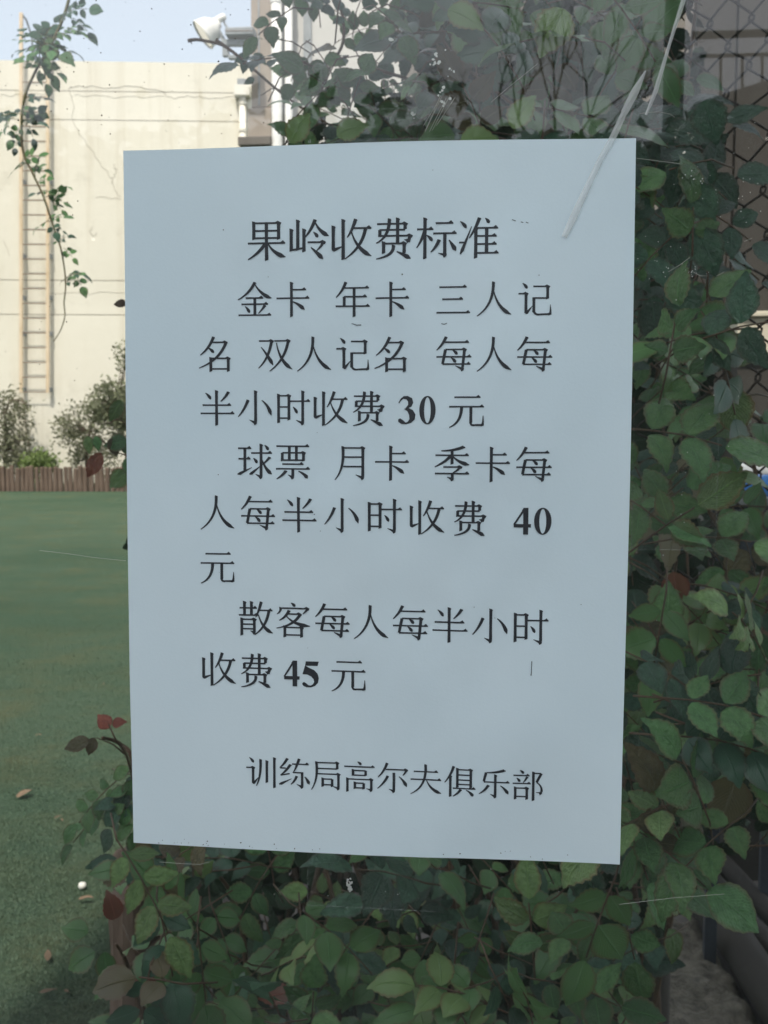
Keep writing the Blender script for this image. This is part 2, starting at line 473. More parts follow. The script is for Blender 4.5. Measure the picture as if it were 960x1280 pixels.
tag(cable.build('wall_cable', M['rung'], None), 'thin brown cable running down the cream wall below the ladder', 'cable')
bpy.data.objects['wall_cable'].location = W0; bpy.data.objects['wall_cable'].rotation_euler = (0, 0, WANG)

# ladder fixed to the far wall
lad = thing('wall_ladder', 'tall rusty tan steel ladder fixed to the cream wall, hooked over its top', 'ladder', W0, WANG)
so = 0.17
for xa, top in ((26.5, 16), (59.8, 30)):
    a = wl(xa, 491, so); c = wl(xa, top, so)
    m = Matrix.Translation(a) @ frame_from(c - a, Vector((0, 1, 0)))
    MB().box(-0.036, 0.036, 0, (c - a).length, -.03, .03, m).build('rail', M['ladder'], lad, bevel=0.006)
    MB().tube([(c.x, -so, c.z - 0.02), (c.x + 0.07, -so + 0.12, c.z - 0.1), (c.x + 0.11, 0.2, c.z - 0.35), (c.x + 0.13, 0.22, zs[5])], 0.022, 6).build('hook', M['steel_grey'], lad)
y = 490.0
while y > 80:
    l_ = wl(26.5, y, so); r_ = wl(59.8, y, so)
    MB().tube([l_ + Vector((.03, 0, 0)), Vector((r_.x - .03, -so, l_.z))], 0.012, 6).build('rung', M['rung'], lad)
    y -= 18.45
for y in (227, 320, 372, 417, 487):
    for xx in (26.5, 59.8):
        q = wl(xx, y, so)
        MB().box(q.x + .038, q.x + 0.06, -so, 0.0, q.z - 0.05, q.z + 0.05).build('bracket', M['steel_grey'], lad)

# rainwater pipe with its hopper on the far wall
rp = thing('rain_pipe', 'cream downpipe with a small square hopper high on the cream wall', 'downpipe', W0, WANG)
a = wl(303, 120, 0.1)
MB().tube([(a.x, -0.1, a.z), (a.x, -0.1, 0.2)], 0.075, 12).build('pipe', M['pipe_cream'], rp, smooth=True)
for y in (131, 165, 200, 300):
    z = wl(303, y, .1).z
    MB().tube([(a.x, -0.1, z), (a.x, -0.1, z + 0.06)], 0.09, 12).build('pipe_collar', M['pipe_cream'], rp, smooth=False)
MB().box(a.x - .17, a.x + .17, -0.26, -0.002, a.z - .02, a.z + .2).build('hopper', M['pipe_cream'], rp, bevel=0.01)
MB().box(a.x - .10, a.x + .08, -0.2, -0.02, a.z + .21, a.z + .34).build('outlet_stub', M['steel_grey'], rp)

# ------------------------------------------------------------------ palisade of weathered stakes at the end of the lawn
PO = at(0, 620, 20.6); PO.z = 0
pal = thing('palisade_fence', 'low palisade of weathered brown stakes along the far edge of the lawn', 'fence', PO, WANG)
r0 = ray(0, 620)
rg = random.Random(11)
s = -1.2; i = 0
stake_meshes = []
for k in range(7):
    bb = MB(); rr = 0.05
    seg = 8
    pr = [(rr * .95, -0.1), (rr, 0.1), (rr * .97, 0.3), (rr * 0.93, 0.47), (rr * .6, 0.49), (0.001, 0.485)]
    bb.lathe(pr, Matrix.Translation((0, 0, 0)), seg)
    for v in bb.v:
        v.x += rg.uniform(-.004, .004); v.y += rg.uniform(-.004, .004)
    stake_meshes.append(bb.mesh('stake', M['log'], False))
while s < 6.2:
    wdt = rg.uniform(0.8, 1.15)
    o = link_new('stake', rg.choice(stake_meshes), pal,
                 Matrix.Translation((s, rg.uniform(-.02, .02), 0.0)) @ Matrix.Rotation(rg.uniform(-.04, .04), 4, 'Y') @ Matrix.Rotation(rg.uniform(0, 6), 4, 'Z') @ Matrix.Diagonal((wdt, wdt, rg.uniform(0.93, 1.06), 1)))
    s += 0.1 * wdt * 0.98

# ------------------------------------------------------------------ leaf meshes
def leaf_mesh(name, mat, seed, n=6, serr=0.035, width=0.36, fold=0.22, curl=0.25, point=0.9):
    """rose leaflet: length 1 along +Y, folded on its midrib, toothed margin, UVs"""
    r = random.Random(seed)
    me = bpy.data.meshes.new(name)
    vs = []; uv = []; fs = []
    st = 2 * n
    for j in range(st + 1):
        t = j / st
        hw = width * 1.12 * (sin(pi * t ** 0.84) ** 0.85) * (1 - 0.25 * t) if 0 < t < 1 else 0
        if t > 0.8: hw *= 0.62 + 0.38 * ((1 - t) / 0.2)
        tooth = serr * (1.3 if j % 2 else -0.4)
        zc = -curl * (t - 0.3) ** 2 * 0.9
        for sd in (-1, 0, 1):
            x = sd * (hw + (tooth if hw > 0 else 0)) if sd else 0
            if hw == 0 and sd: x = sd * 0.012
            z = zc + abs(x) * fold - 0.8 * fold * abs(x) ** 2 / width + 0.02 * sin(9 * t + seed + sd) * (1 if sd else 0)
            vs.append((x, t, z)); uv.append((0.5 + 0.5 * sd * (1 if hw > 0 else 0.1), t))
    for j in range(st):
        a = j * 3
        fs += [(a, a + 1, a + 4, a + 3), (a + 1, a + 2, a + 5, a + 4)]
    me.from_pydata(vs, [], fs)
    ul = me.uv_layers.new(name='UVMap')
    for lp in me.loops: ul.data[lp.index].uv = uv[lp.vertex_index]
    me.polygons.foreach_set('use_smooth', [True] * len(me.polygons))
    me.materials.append(mat); me.update()
    return me

LEAF = {}
for key in ('leaf', 'leaf_shade', 'leaf_dark', 'leaf_young', 'leaf_red', 'leaf_bronze', 'leaf_dry'):
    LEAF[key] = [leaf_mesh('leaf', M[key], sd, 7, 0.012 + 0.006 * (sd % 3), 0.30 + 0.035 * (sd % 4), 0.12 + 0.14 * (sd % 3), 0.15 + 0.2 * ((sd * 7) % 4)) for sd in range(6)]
LEAF['curled'] = [leaf_mesh('leaf', M['leaf_red'], 30 + k, 6, 0.015, 0.27, 0.8, 0.8) for k in range(2)]

class Plant:
    def __init__(s, name, label, cat, base, group=None, cane='cane'):
        s.o = thing(name, label, cat, base, 0, group)
        s.base = Vector(base); s.stems = MB(); s.n = 0; s.far = MB(); s.fuv = []; s.cane = cane; s.extra = {}
    def leaf(s, kind, p, d, n, size, rg):
        m = Matrix.Translation(p - s.base) @ frame_from(d, n) @ Matrix.Diagonal((size * rg.uniform(.92, 1.1), size, size, 1))
        me = rg.choice(LEAF[kind])
        if s.n < 298:
            link_new('leaf', me, s.o, m); s.n += 1
        else:
            L = s.extra.setdefault(kind, ([], [], []))
            k = len(L[0])
            L[0].extend([m @ v.co for v in me.vertices]); L[1].extend([tuple(k + i for i in f.vertices) for f in me.polygons])
            u = me.uv_layers[0].data
            L[2].extend([u[i].uv[:] for i in range(len(me.loops))])
    def tube(s, pts, rad, seg=5): s.stems.tube([Vector(p) - s.base for p in pts], rad, seg)
    def spray(s, P, D, N, size, kinds, rg, count=5, stem=0.05, gap=0.75):
        """compound rose leaf: petiole, pairs of leaflets, one at the end"""
        D = D.normalized(); N = (N - D * N.dot(D)).normalized(); S = D.cross(N)
        L = size * gap
        pairs = (count - 1) // 2
        kind = rg.choice(kinds)
        sag = Vector((0, 0, -1))
        pts = [P - D * stem - sag * 0.15 * stem + Vector((0, 0.6 * stem, -0.3 * stem)), P - D * stem * .4]
        for k in range(pairs + 1):
            pts.append(P + D * L * k * 0.8 + sag * 0.06 * L * k * k)
        s.tube(pts, [0.0011] * 2 + [0.0009] * (pairs + 1), 4)
        for k in range(pairs):
            c = pts[2 + k]
            for sd in (-1, 1):
                d = (D * rg.uniform(0.35, 0.7) + S * sd + N * rg.uniform(-.2, .35) + sag * rg.uniform(0, .3)).normalized()
                n = (N + S * sd * rg.uniform(-.3, .15) + Vector([rg.uniform(-.3, .3) for _ in range(3)])).normalized()
                s.leaf(kind, c + d * 0.003, d, n, size * rg.uniform(0.78, 1.0) * (0.85 if k == 0 else 1), rg)
        d = (D + sag * rg.uniform(0.0, .5) + N * rg.uniform(-.2, .2)).normalized()
        s.leaf(kind, pts[-1] + d * 0.004, d, (N + Vector([rg.uniform(-.25, .25) for _ in range(3)])).normalized(), size * rg.uniform(1, 1.18), rg)
    def done(s):
        if s.stems.f: s.stems.build('stem', M[s.cane], s.o, smooth=True)
        for kind, (vs, fs, uvs) in s.extra.items():
            me = bpy.data.meshes.new('foliage'); me.from_pydata([tuple(v) for v in vs], [], fs)
            ul = me.uv_layers.new(name='UVMap')
            ul.data.foreach_set('uv', [c for u in uvs for c in u])
            me.polygons.foreach_set('use_smooth', [True] * len(me.polygons))
            me.materials.append(M[kind]); me.update()
            o = link_new('foliage', me, s.o); tag(o, kind='stuff')

def toward(P, k=1.0):
    return (CAM - P).normalized() * k

def inpoly(x, y, poly):
    c = False; j = len(poly) - 1
    for i in range(len(poly)):
        xi, yi = poly[i]; xj, yj = poly[j]
        if (yi > y) != (yj > y) and x < (xj - xi) * (y - yi) / (yj - yi) + xi: c = not c
        j = i
    return c

def fill(pl, poly, n, Y0, Y1, size, kinds, rg, facing=0.62, holes=(), count=(3, 5, 5, 7), dist=26):
    xs = [p[0] for p in poly]; yy = [p[1] for p in poly]
    done = []; tries = 0
    while len(done) < n and tries < n * 40:
        tries += 1
        x = rg.uniform(min(xs), max(xs)); y = rg.uniform(min(yy), max(yy))
        if not inpoly(x, y, poly) or any(inpoly(x, y, h) for h in holes): continue
        if any((x - a) ** 2 + (y - c) ** 2 < dist * dist for a, c in done): continue
        done.append((x, y))
        P = at(x, y, rg.uniform(Y0, Y1))
        N = (toward(P, facing) + Vector((rg.uniform(-.5, .5), rg.uniform(-.2, .25), rg.uniform(0.2, 1.3)))).normalized()
        a = rg.uniform(0, 2 * pi)
        D = Vector((cos(a), rg.uniform(-.5, .1), sin(a) * 0.8 - 0.15))
        pl.spray(P, D, N, size * rg.uniform(.78, 1.15), kinds, rg, rg.choice(count), 0.05)

def cane_path(pl, pts, r0, r1, rg, seg=6):
    """smooth wandering cane through pixel points (px, py, Y), with thorns"""
    P = [at(*p) if len(p) == 3 and not isinstance(p, Vector) else Vector(p) for p in pts]
    out = []
    for i in range(len(P) - 1):
        p0 = P[max(i - 1, 0)]; p1 = P[i]; p2 = P[i + 1]; p3 = P[min(i + 2, len(P) - 1)]
        for k in range(6):
            t = k / 6
            out.append(0.5 * ((2 * p1) + (p2 - p0) * t + (2 * p0 - 5 * p1 + 4 * p2 - p3) * t * t + (3 * p1 - p0 - 3 * p2 + p3) * t ** 3))
    out.append(P[-1])
    m = len(out)
    pl.tube(out, [r0 + (r1 - r0) * i / (m - 1) for i in range(m)], seg)
    for i in range(2, m - 1, 2):
        d = Vector([rg.uniform(-1, 1) for _ in range(3)]).normalized()
        rr = r0 + (r1 - r0) * i / (m - 1)
        pl.tube([out[i], out[i] + d * rr * 1.2, out[i] + d * (rr + 0.004) + Vector((0, 0, -.002))], [rr * .6, rr * .35, 0.0002], 4)
    return out

# ------------------------------------------------------------------ roses
rg = random.Random(21)
G = ['leaf'] * 10 + ['leaf_young'] * 3 + ['leaf_bronze'] * 1 + ['leaf_dark'] * 6
GD = ['leaf_dark'] * 6 + ['leaf'] * 3
roseg = 'climbing roses behind the glass'
# right, below the wire
p1 = Plant('climbing_rose', 'leafy green climbing rose filling the gap right of the notice', 'rose bush', (0.35, 1.15, 0), roseg)
for pts in ([(770, 1500, 1.2), (850, 1080, 1.15), (868, 900, 1.15), (850, 800, 1.15), (842, 740, 1.15), (846, 700, 1.12)],
            [(760, 1500, 1.3), (830, 1000, 1.2), (800, 900, 1.2), (790, 860, 1.1)],
            [(1060, 1300, 1.1), (955, 900, 1.1), (915, 700, 1.1), (880, 625, 1.1), (872, 560, 1.1)],
            [(1080, 1600, 1.4), (990, 1000, 1.2), (960, 700, 1.2), (930, 520, 1.15), (900, 440, 1.1)]):
    cane_path(p1, pts, 0.005, 0.002, rg)
polyR = [(770, 520), (800, 440), (880, 400), (935, 420), (940, 500), (890, 560), (895, 620), (985, 680), (985, 1060), (900, 1040), (860, 1060), (760, 1060)]
fill(p1, polyR, 84, 0.6, 1.1, 0.050, G, rg, dist=22)
for (x, y, kind) in ((945, 795, 'leaf_dry'), (850, 715, 'leaf_red'), (820, 600, 'leaf_bronze'), (800, 620, 'leaf_bronze'), (830, 640, 'leaf_bronze')):
    P = at(x - 8, y, 0.9)
    p1.leaf(kind, P, Vector((1, 0, -.1)) if kind == 'leaf_dry' else Vector((rg.uniform(-1, 1), 0, -1)), toward(P) + Vector((0, 0, .3)), 0.045, rg)
p1.done()
# lower, below the notice
p2 = Plant('rose_bush', 'wide green rose bush growing below the lower edge of the notice', 'rose bush', (0.0, 1.2, 0), roseg)
for pts in ([(560, 1500, 1.2), (570, 1250, 1.15), (568, 1150, 1.1), (560, 1060, 1.1), (540, 900, 1.1)],
            [(300, 1500, 1.2), (310, 1300, 1.15), (305, 1180, 1.1), (290, 1120, 1.05), (270, 1090, 1.0)],
            [(180, 1500, 1.3), (178, 1290, 1.2), (160, 1210, 1.1), (145, 1180, 1.05)],
            [(700, 1500, 1.3), (720, 1250, 1.2), (735, 1120, 1.1), (700, 950, 1.1)],
            [(420, 1500, 1.2), (400, 1300, 1.15), (420, 1150, 1.1), (380, 1000, 1.1)],
            [(180, 1500, 1.2), (230, 1250, 1.1), (190, 1100, 1.05), (168, 960, 1.0), (150, 930, 1.0), (128, 922, .95)]):
    cane_path(p2, pts, 0.0055, 0.0022, rg)
polyL = [(120, 1085), (170, 1050), (330, 1050), (560, 1060), (790, 1050), (850, 1110), (885, 1180), (810, 1230), (770, 1330), (180, 1330), (230, 1220), (215, 1130), (150, 1120)]
fill(p2, polyL, 112, 0.66, 1.15, 0.047, G, rg, dist=22)
fill(p2, [(165, 1130), (250, 1130), (250, 1290), (175, 1290)], 9, .6, .9, .042, G, rg, dist=18)
for (x, y, kind, sz, dx, dz) in ((145, 1150, 'leaf_red', .036, -.2, 1), (365, 1240, 'leaf_red', .042, -1, -.2), (195, 1240, 'leaf_red', .034, -.6, .5), (150, 1085, 'leaf', .04, -1, -.2),
                           (110, 1165, 'leaf', .034, -1, .2), (130, 1190, 'leaf', .040, .15, -1), (118, 1190, 'leaf', .044, -1, -.6), (160, 1085, 'leaf_bronze', .04, -.8, -.4),
                           (190, 1090, 'leaf_bronze', .04, .1, -1), (205, 1090, 'leaf_bronze', .036, .6, -.8), (178, 1075, 'leaf_bronze', .034, .1, 1)):
    P = at(x, y, 0.8); p2.leaf(kind, P, Vector((dx, -.1, dz)), toward(P) + Vector((.1, 0, .35)), sz, rg)
p2.done()
# shoot on the left edge of the notice
p3 = Plant('rose_shoot', 'small rose shoot with a red tip and dried leaves poking out left of the notice', 'rose shoot', at(165, 1010, 1.0))
cane_path(p3, [(176, 1050, 1.02), (168, 985, 1.0), (158, 945, .98), (145, 925, .95), (136, 905, .95)], 0.0022, 0.001, rg)
cane_path(p3, [(155, 942, .98), (140, 930, .96), (120, 922, .95)], 0.0014, 0.0007, rg)
for (x, y, kind, sz, dx, dz) in ((112, 925, 'leaf_bronze', .038, -1, -.35), (118, 922, 'leaf_bronze', .026, -.35, -1), (137, 910, 'leaf_red', .024, -.6, .8), (140, 905, 'leaf_red', .02, 1, .3),
                           (160, 960, 'leaf', .028, -.8, -.5), (160, 985, 'leaf', .03, -1, -.4), (155, 1000, 'leaf', .032, -.8, -.8), (160, 1010, 'leaf', .03, -.4, -1), (165, 1030, 'leaf', .034, -.8, -.7),
                           (160, 990, 'leaf_dark', .036, -.7, -1), (166, 975, 'leaf', .03, -.3, -1), (150, 1010, 'leaf_dark', .036, -.6, -.6), (165, 950, 'leaf', .02, .6, .6), (168, 1040, 'leaf', .03, -.1, -1)):
    P = at(x, y, 0.95); p3.leaf(kind, P, Vector((dx, -.1, dz)), toward(P) + Vector((rg.uniform(-.3, .3), 0, .5)), sz, rg)
fill(p3, [(135, 960), (172, 950), (172, 1050), (130, 1040)], 5, .95, 1.1, 0.03, ['leaf', 'leaf_dark'], rg, dist=16)
p3.done()
# mid-left shoots beside the left edge
p4 = Plant('rose_twig', 'rose twig with a hanging red leaf in front of the far palisade', 'rose shoot', at(170, 600, 1.0))
cane_path(p4, [(190, 640, 1.05), (172, 590, 1.0), (158, 570, 1.0), (140, 565, .98)], 0.0018, 0.0007, rg)
cane_path(p4, [(190, 580, 1.05), (168, 545, 1.0), (150, 525, .98), (135, 530, .98)], 0.0016, 0.0007, rg)
for (x, y, kind, sz, dx, dz) in ((126, 566, 'curled', .040, -.55, -1), (120, 545, 'leaf', .02, .2, -1), (160, 552, 'leaf', .034, -1, -.1), (150, 560, 'leaf', .030, .9, .2), (158, 572, 'leaf', .03, .3, -1),
                           (160, 590, 'leaf_young', .034, -.8, -.6), (110, 545, 'leaf_young', .024, .05, -1), (152, 500, 'leaf_young', .034, -.5, -.9), (138, 548, 'leaf_bronze', .026, .4, -1), (158, 380, 'leaf_dry', .018, -1, 0.1)):
    P = at(x, y, 0.98); p4.leaf(kind, P, Vector((dx, -.1, dz)), toward(P) + Vector((rg.uniform(-.5, .5), 0, .5)), sz, rg)
p4.done()

# upper rose curtain
p5 = Plant('hanging_rose_curtain', 'dusty rose foliage hanging above the upper edge of the notice', 'rose bush', (0.1, 1.5, 0), roseg)
for pts in ([(270, 50, 1.6), (300, 72, 1.6), (370, 130, 1.6), (470, 190, 1.6)],
            [(410, -60, 1.5), (430, 40, 1.5), (410, 90, 1.5), (380, 165, 1.5)],
            [(500, -60, 1.3), (560, 60, 1.3), (640, 130, 1.3), (720, 190, 1.3)],
            [(450, 80, 1.3), (480, 90, 1.3), (520, 105, 1.3), (560, 150, 1.3)],
            [(800, -80, 1.4), (780, 100, 1.4), (820, 300, 1.4), (860, 470, 1.3)],
            [(880, -80, 1.5), (850, 200, 1.45), (845, 400, 1.4), (870, 900, 1.3)],
            [(235, 51, 1.6), (250, 50, 1.6), (285, 60, 1.6), (320, 90, 1.6)],
            [(570, -50, 1.2), (600, 20, 1.2), (640, 60, 1.2), (690, 80, 1.2)]):
    cane_path(p5, pts, 0.0035, 0.0018, rg)
holes = [[(352, -5), (440, -5), (425, 50), (395, 62), (372, 60), (355, 30)], [(444, 18), (470, 12), (468, 70), (448, 88)], [(470, 70), (500, 72), (498, 98), (465, 98)],
         [(360, 100), (395, 104), (392, 132), (362, 130)]]
GT = ['leaf'] * 5 + ['leaf_dark'] * 5 + ['leaf_bronze'] * 1
fill(p5, [(340, -15), (560, -15), (560, 175), (385, 178), (372, 120), (345, 110)], 78, 1.0, 1.8, 0.040, GT, rg, holes=holes, dist=20)
fill(p5, [(540, -15), (845, -15), (835, 160), (800, 172), (540, 175)], 54, 0.7, 1.3, 0.046, GT, rg, dist=26)
for (x, y, dx, dz) in ((312, 68, -.8, -.4), (318, 66, .6, -.6), (306, 76, -.1, -1), (318, 98, -1, -.5)):
    P = at(x, y, 1.6); p5.leaf('leaf_dark', P, Vector((dx, -.1, dz)), toward(P) + Vector((.2, 0, .5)), .022 if y > 75 else .032, rg)
for (x, y, sz, dx, dz) in ((420, 168, .034, .9, .3), (362, 178, .036, .6, .9), (575, 175, .038, 1, .1), (640, 160, .04, .5, .9), (705, 10, .05, -.5, -1), (560, 10, .04, 1, -.5)):
    P = at(x, y, 0.7); p5.leaf('leaf_young', P, Vector((dx, -.1, dz)), toward(P) + Vector((rg.uniform(-.3, .3), 0, .5)), sz, rg)
p5.done()

# dark upper right
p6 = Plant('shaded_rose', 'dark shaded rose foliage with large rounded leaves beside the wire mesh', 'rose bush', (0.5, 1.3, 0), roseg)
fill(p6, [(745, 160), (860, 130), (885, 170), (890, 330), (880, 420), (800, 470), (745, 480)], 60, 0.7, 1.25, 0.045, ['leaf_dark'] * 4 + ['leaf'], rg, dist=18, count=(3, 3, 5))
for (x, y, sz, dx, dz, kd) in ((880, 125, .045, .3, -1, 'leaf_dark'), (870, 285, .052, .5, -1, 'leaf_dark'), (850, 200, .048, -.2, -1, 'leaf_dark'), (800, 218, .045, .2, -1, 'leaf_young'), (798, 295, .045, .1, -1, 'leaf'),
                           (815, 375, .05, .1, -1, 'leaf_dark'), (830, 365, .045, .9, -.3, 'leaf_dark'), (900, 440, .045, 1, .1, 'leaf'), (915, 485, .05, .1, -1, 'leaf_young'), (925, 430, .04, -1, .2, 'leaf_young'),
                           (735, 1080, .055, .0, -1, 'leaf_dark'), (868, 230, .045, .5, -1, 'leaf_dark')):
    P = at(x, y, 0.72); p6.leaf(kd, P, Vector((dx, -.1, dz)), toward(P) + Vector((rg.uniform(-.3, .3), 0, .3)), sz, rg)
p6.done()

# inner mass of the hedge behind all of it, its shade painted into the leaves
b = MB()
hp = Plant('hedge_interior', 'dense mass of inner leaves and twigs behind the roses, shade painted into the leaf colour', 'hedge', (0.2, 2.0, 0), None, 'bark')
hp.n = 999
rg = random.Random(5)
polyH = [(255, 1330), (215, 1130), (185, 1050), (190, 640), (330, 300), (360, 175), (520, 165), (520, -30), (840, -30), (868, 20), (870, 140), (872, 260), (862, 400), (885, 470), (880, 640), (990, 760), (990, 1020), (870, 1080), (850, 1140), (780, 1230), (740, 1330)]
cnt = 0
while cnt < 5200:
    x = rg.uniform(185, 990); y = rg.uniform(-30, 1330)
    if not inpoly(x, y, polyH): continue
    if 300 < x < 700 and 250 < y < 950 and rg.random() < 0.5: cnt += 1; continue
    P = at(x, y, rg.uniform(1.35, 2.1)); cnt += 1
    hp.leaf('leaf_shade', P, Vector([rg.uniform(-1, 1) for _ in range(3)]), toward(P) + Vector([rg.uniform(-.9, .9) for _ in range(3)]), rg.uniform(.04, .07), rg)
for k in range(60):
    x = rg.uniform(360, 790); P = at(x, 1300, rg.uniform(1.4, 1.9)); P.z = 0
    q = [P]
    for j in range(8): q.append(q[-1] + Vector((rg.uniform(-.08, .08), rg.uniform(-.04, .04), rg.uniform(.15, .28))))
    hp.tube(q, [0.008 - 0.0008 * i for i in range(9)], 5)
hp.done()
tag(hp.o, kind='stuff')

# long shoot hanging in the open at upper left
rg = random.Random(9)
p7 = Plant('hanging_rose_shoot', 'long leafy rose shoot hanging down in front of the ladder and the sky', 'rose shoot', at(70, -40, 2.6), None, 'cane_green')
line = [(95, -60, 2.6), (87, -5, 2.6), (76, 30, 2.6), (60, 62, 2.6), (45, 88, 2.6), (32, 118, 2.6), (27, 150, 2.6), (29, 190, 2.6), (40, 215, 2.6), (54, 245, 2.6), (63, 272, 2.6), (72, 298, 2.6), (77, 315, 2.6), (81, 340, 2.6), (82, 360, 2.6), (80, 378, 2.6), (81, 395, 2.6), (76, 412, 2.6), (67, 427, 2.6)]
cane_path(p7, line, 0.0046, 0.0013, rg)
sp = [(58, 42, .4, .9, 5, .03), (68, 50, -.4, -.8, 5, .03), (50, 62, -.2, -1, 5, .03), (72, 42, 1, .2, 5, .028), (40, 60, -.8, .1, 5, .026), (60, 80, .8, -.5, 5, .028), (56, 68, .2, .6, 5, .03), (88, 35, .8, -.3, 5, .026), (12, 150, -.7, -.6, 5, .024), (36, 150, .6, .5, 5, .024), (44, 214, .4, .8, 5, .02), (68, 250, .5, .7, 5, .02),
      (78, 20, 1, .5, 5, .030), (92, 12, 1, .2, 5, .028), (95, 25, .8, -.6, 5, .028), (62, 45, -1, .5, 7, .030), (45, 52, -1, .35, 5, .028), (30, 45, -.3, 1, 3, .022), (60, 55, 1, -.1, 5, .034), (66, 62, .8, -.3, 3, .04),
      (52, 60, -.9, -.2, 5, .034), (60, 70, .3, -1, 5, .03), (55, 52, -.3, .6, 5, .03), (48, 80, -.6, .2, 5, .024), (56, 92, .2, -1, 3, .03), (36, 122, 1, .1, 5, .024), (22, 142, -1, .1, 5, .027), (12, 142, -1, -.3, 5, .027), (30, 138, 1, 0, 5, .024),
      (30, 150, 1, -.1, 5, .026), (38, 162, .3, -1, 3, .027), (24, 160, -.7, -1, 5, .022), (22, 170, -.3, -1, 5, .018), (32, 198, 1, .4, 5, .024), (30, 205, -1, -.3, 5, .022), (42, 208, 1, -.1, 5, .022), (50, 226, 1, .3, 5, .015), (54, 238, 1, 0, 3, .015),
      (64, 240, 1, .4, 5, .027), (62, 246, 1, -.2, 5, .024), (52, 240, -1, -.2, 3, .018), (70, 256, .8, -.6, 3, .024), (64, 272, 1, .2, 5, .022), (56, 278, -1, -.6, 3, .022), (66, 283, .6, -1, 3, .022), (72, 284, 1, -.6, 3, .016), (78, 298, .8, .4, 3, .018), (72, 302, -1, 0, 3, .015), (82, 312, .8, -.7, 5, .018),
      (86, 345, 1, .3, 5, .02), (94, 342, 1, 0, 3, .024), (98, 350, .6, -1, 3, .022), (82, 348, -1, -.4, 3, .012), (84, 352, 1, -.1, 3, .014)]
for (x, y, dx, dz, ct, sz) in sp:
    P = at(x, y, 2.6 + rg.uniform(-.06, .06)); sz *= 1.3
    N = (toward(P, .5) + Vector((rg.uniform(-.6, .6), rg.uniform(-.2, .2), rg.uniform(.2, 1)))).normalized()
    p7.spray(P, Vector((dx, rg.uniform(-.4, .4), dz)), N, sz * 0.98, ['leaf', 'leaf', 'leaf_dark'], rg, ct, sz * .5, 0.7)
p7.done()

# plants at the foot of the far wall
def far_plant(name, label, pts, n, Y, mat, size, trunk, seed, spread=10):
    """pts: foliage ellipses in the photograph (cx, cy, rx, ry)"""
    rr = random.Random(seed)
    bx, by = trunk[0][:2]
    base = at(bx, by, Y); base.z = 0
    o = thing(name, label, 'shrub', base)
    st = MB()
    tp = [at(*p, Y) - base for p in trunk]; tp[0].z = 0
    st.tube(tp, [0.05 - 0.03 * i / (len(tp) - 1) for i in range(len(tp))], 6)
    f = MB()
    area = sum(e[2] * e[3] for e in pts)
    for (cx, cy, rx, ry) in pts:
        c = at(cx, cy, Y) - base; sc = (Y + .46) / FPX
        root = min(tp, key=lambda q: (q - c).length)
        for k in range(4):
            e = c + Vector((rr.uniform(-1, 1) * rx * sc * .8, rr.uniform(-.2, .2), rr.uniform(-.8, .9) * ry * sc))
            st.tube([root, (root + e) / 2 + Vector((0, 0, .05)), e], [0.015, 0.01, 0.004], 4)
        clumps = []
        for k in range(max(4, int(rx * ry / 22))):
            a = rr.uniform(0, 2 * pi); q = rr.random() ** .5
            clumps.append(c + Vector((cos(a) * q * rx * sc, rr.uniform(-.35, .35), sin(a) * q * ry * sc)))
        for k in range(int(n * rx * ry / area)):
            g = rr.choice(clumps)
            p = g + Vector([rr.gauss(0, .09) for _ in range(3)])
            a = Vector([rr.uniform(-1, 1) for _ in range(3)]).normalized(); bb = a.cross(Vector([rr.uniform(-1, 1) for _ in range(3)])).normalized()
            s2 = size * rr.uniform(.6, 1.3)
            m = len(f.v)
            f.v += [p - a * s2, p + bb * s2 * .5, p + a * s2, p - bb * s2 * .5]; f.f.append((m, m + 1, m + 2, m + 3))
    st.build('trunk', M['bark'], o); f.build('crown', mat, o)
far_plant('wall_climber', 'sparse green climber on the cream wall left of the cable', [(8, 510, 14, 22), (22, 545, 12, 40), (32, 512, 8, 8), (20, 575, 22, 18), (4, 560, 8, 40), (36, 545, 3, 8)], 2300, 22.6, M['leaf_far'], .045, [(4, 600), (8, 560), (6, 520), (12, 500)], 1)
far_plant('bright_shrub', 'low bright green shrub just above the palisade', [(50, 580, 14, 10), (60, 574, 10, 8), (44, 586, 8, 6)], 900, 21.6, M['leaf_bright'], .05, [(54, 600), (54, 590), (54, 580)], 2)
far_plant('grey_green_shrub', 'loose grey green shrub leaning on the cream wall behind the palisade', [(88, 530, 22, 22), (105, 555, 25, 28), (120, 515, 22, 18), (140, 550, 25, 38), (80, 528, 10, 10), (95, 575, 10, 15)], 3300, 22.0, M['leaf_far'], .04, [(110, 600), (108, 570), (112, 540), (120, 520)], 3)
far_plant('dark_shrub', 'taller dark green shrub close to the left edge of the notice', [(140, 505, 28, 22), (150, 488, 18, 12), (160, 450, 8, 20), (165, 520, 25, 30), (125, 515, 10, 12)], 2900, 21.8, M['leaf_far'], .05, [(160, 600), (158, 560), (150, 530), (146, 500)], 4)

# ------------------------------------------------------------------ neighbouring building, pipes and floodlight
BO = at(318, 300, 11.0); BO.z = 0
house = thing('neighbouring_building', 'pale building with a taupe corner pillar seen through the upper roses', 'building', BO, 0)
def bl(px, py, d=0.0):
    p = at(px, py, 11.0 - d) - BO; return Vector((p.x, -d, p.z + 0.0))
x1 = bl(345, 100).x; x2 = bl(900, 100).x
MB().box(x1, x1 + 1.3, 0.05, 0.35, -0.1, 8).build('wall', M['white_wall'], house)
MB().box(x1 + 1.3, x2 + 2, 0.02, 0.4, -0.1, 8).build('dark_wall', M['taupe_dark'], house)
zj = bl(320, 138).z; zl = bl(320, 176).z
MB().box(0.0, x1 - .02, -0.1, 0.3, zj, 8).build('pillar', M['taupe'], house, bevel=0.01)
MB().box(0.075, 0.09, -0.108, -0.1, zj + .02, 8).build('pillar_joint', M['steel_grey'], house)
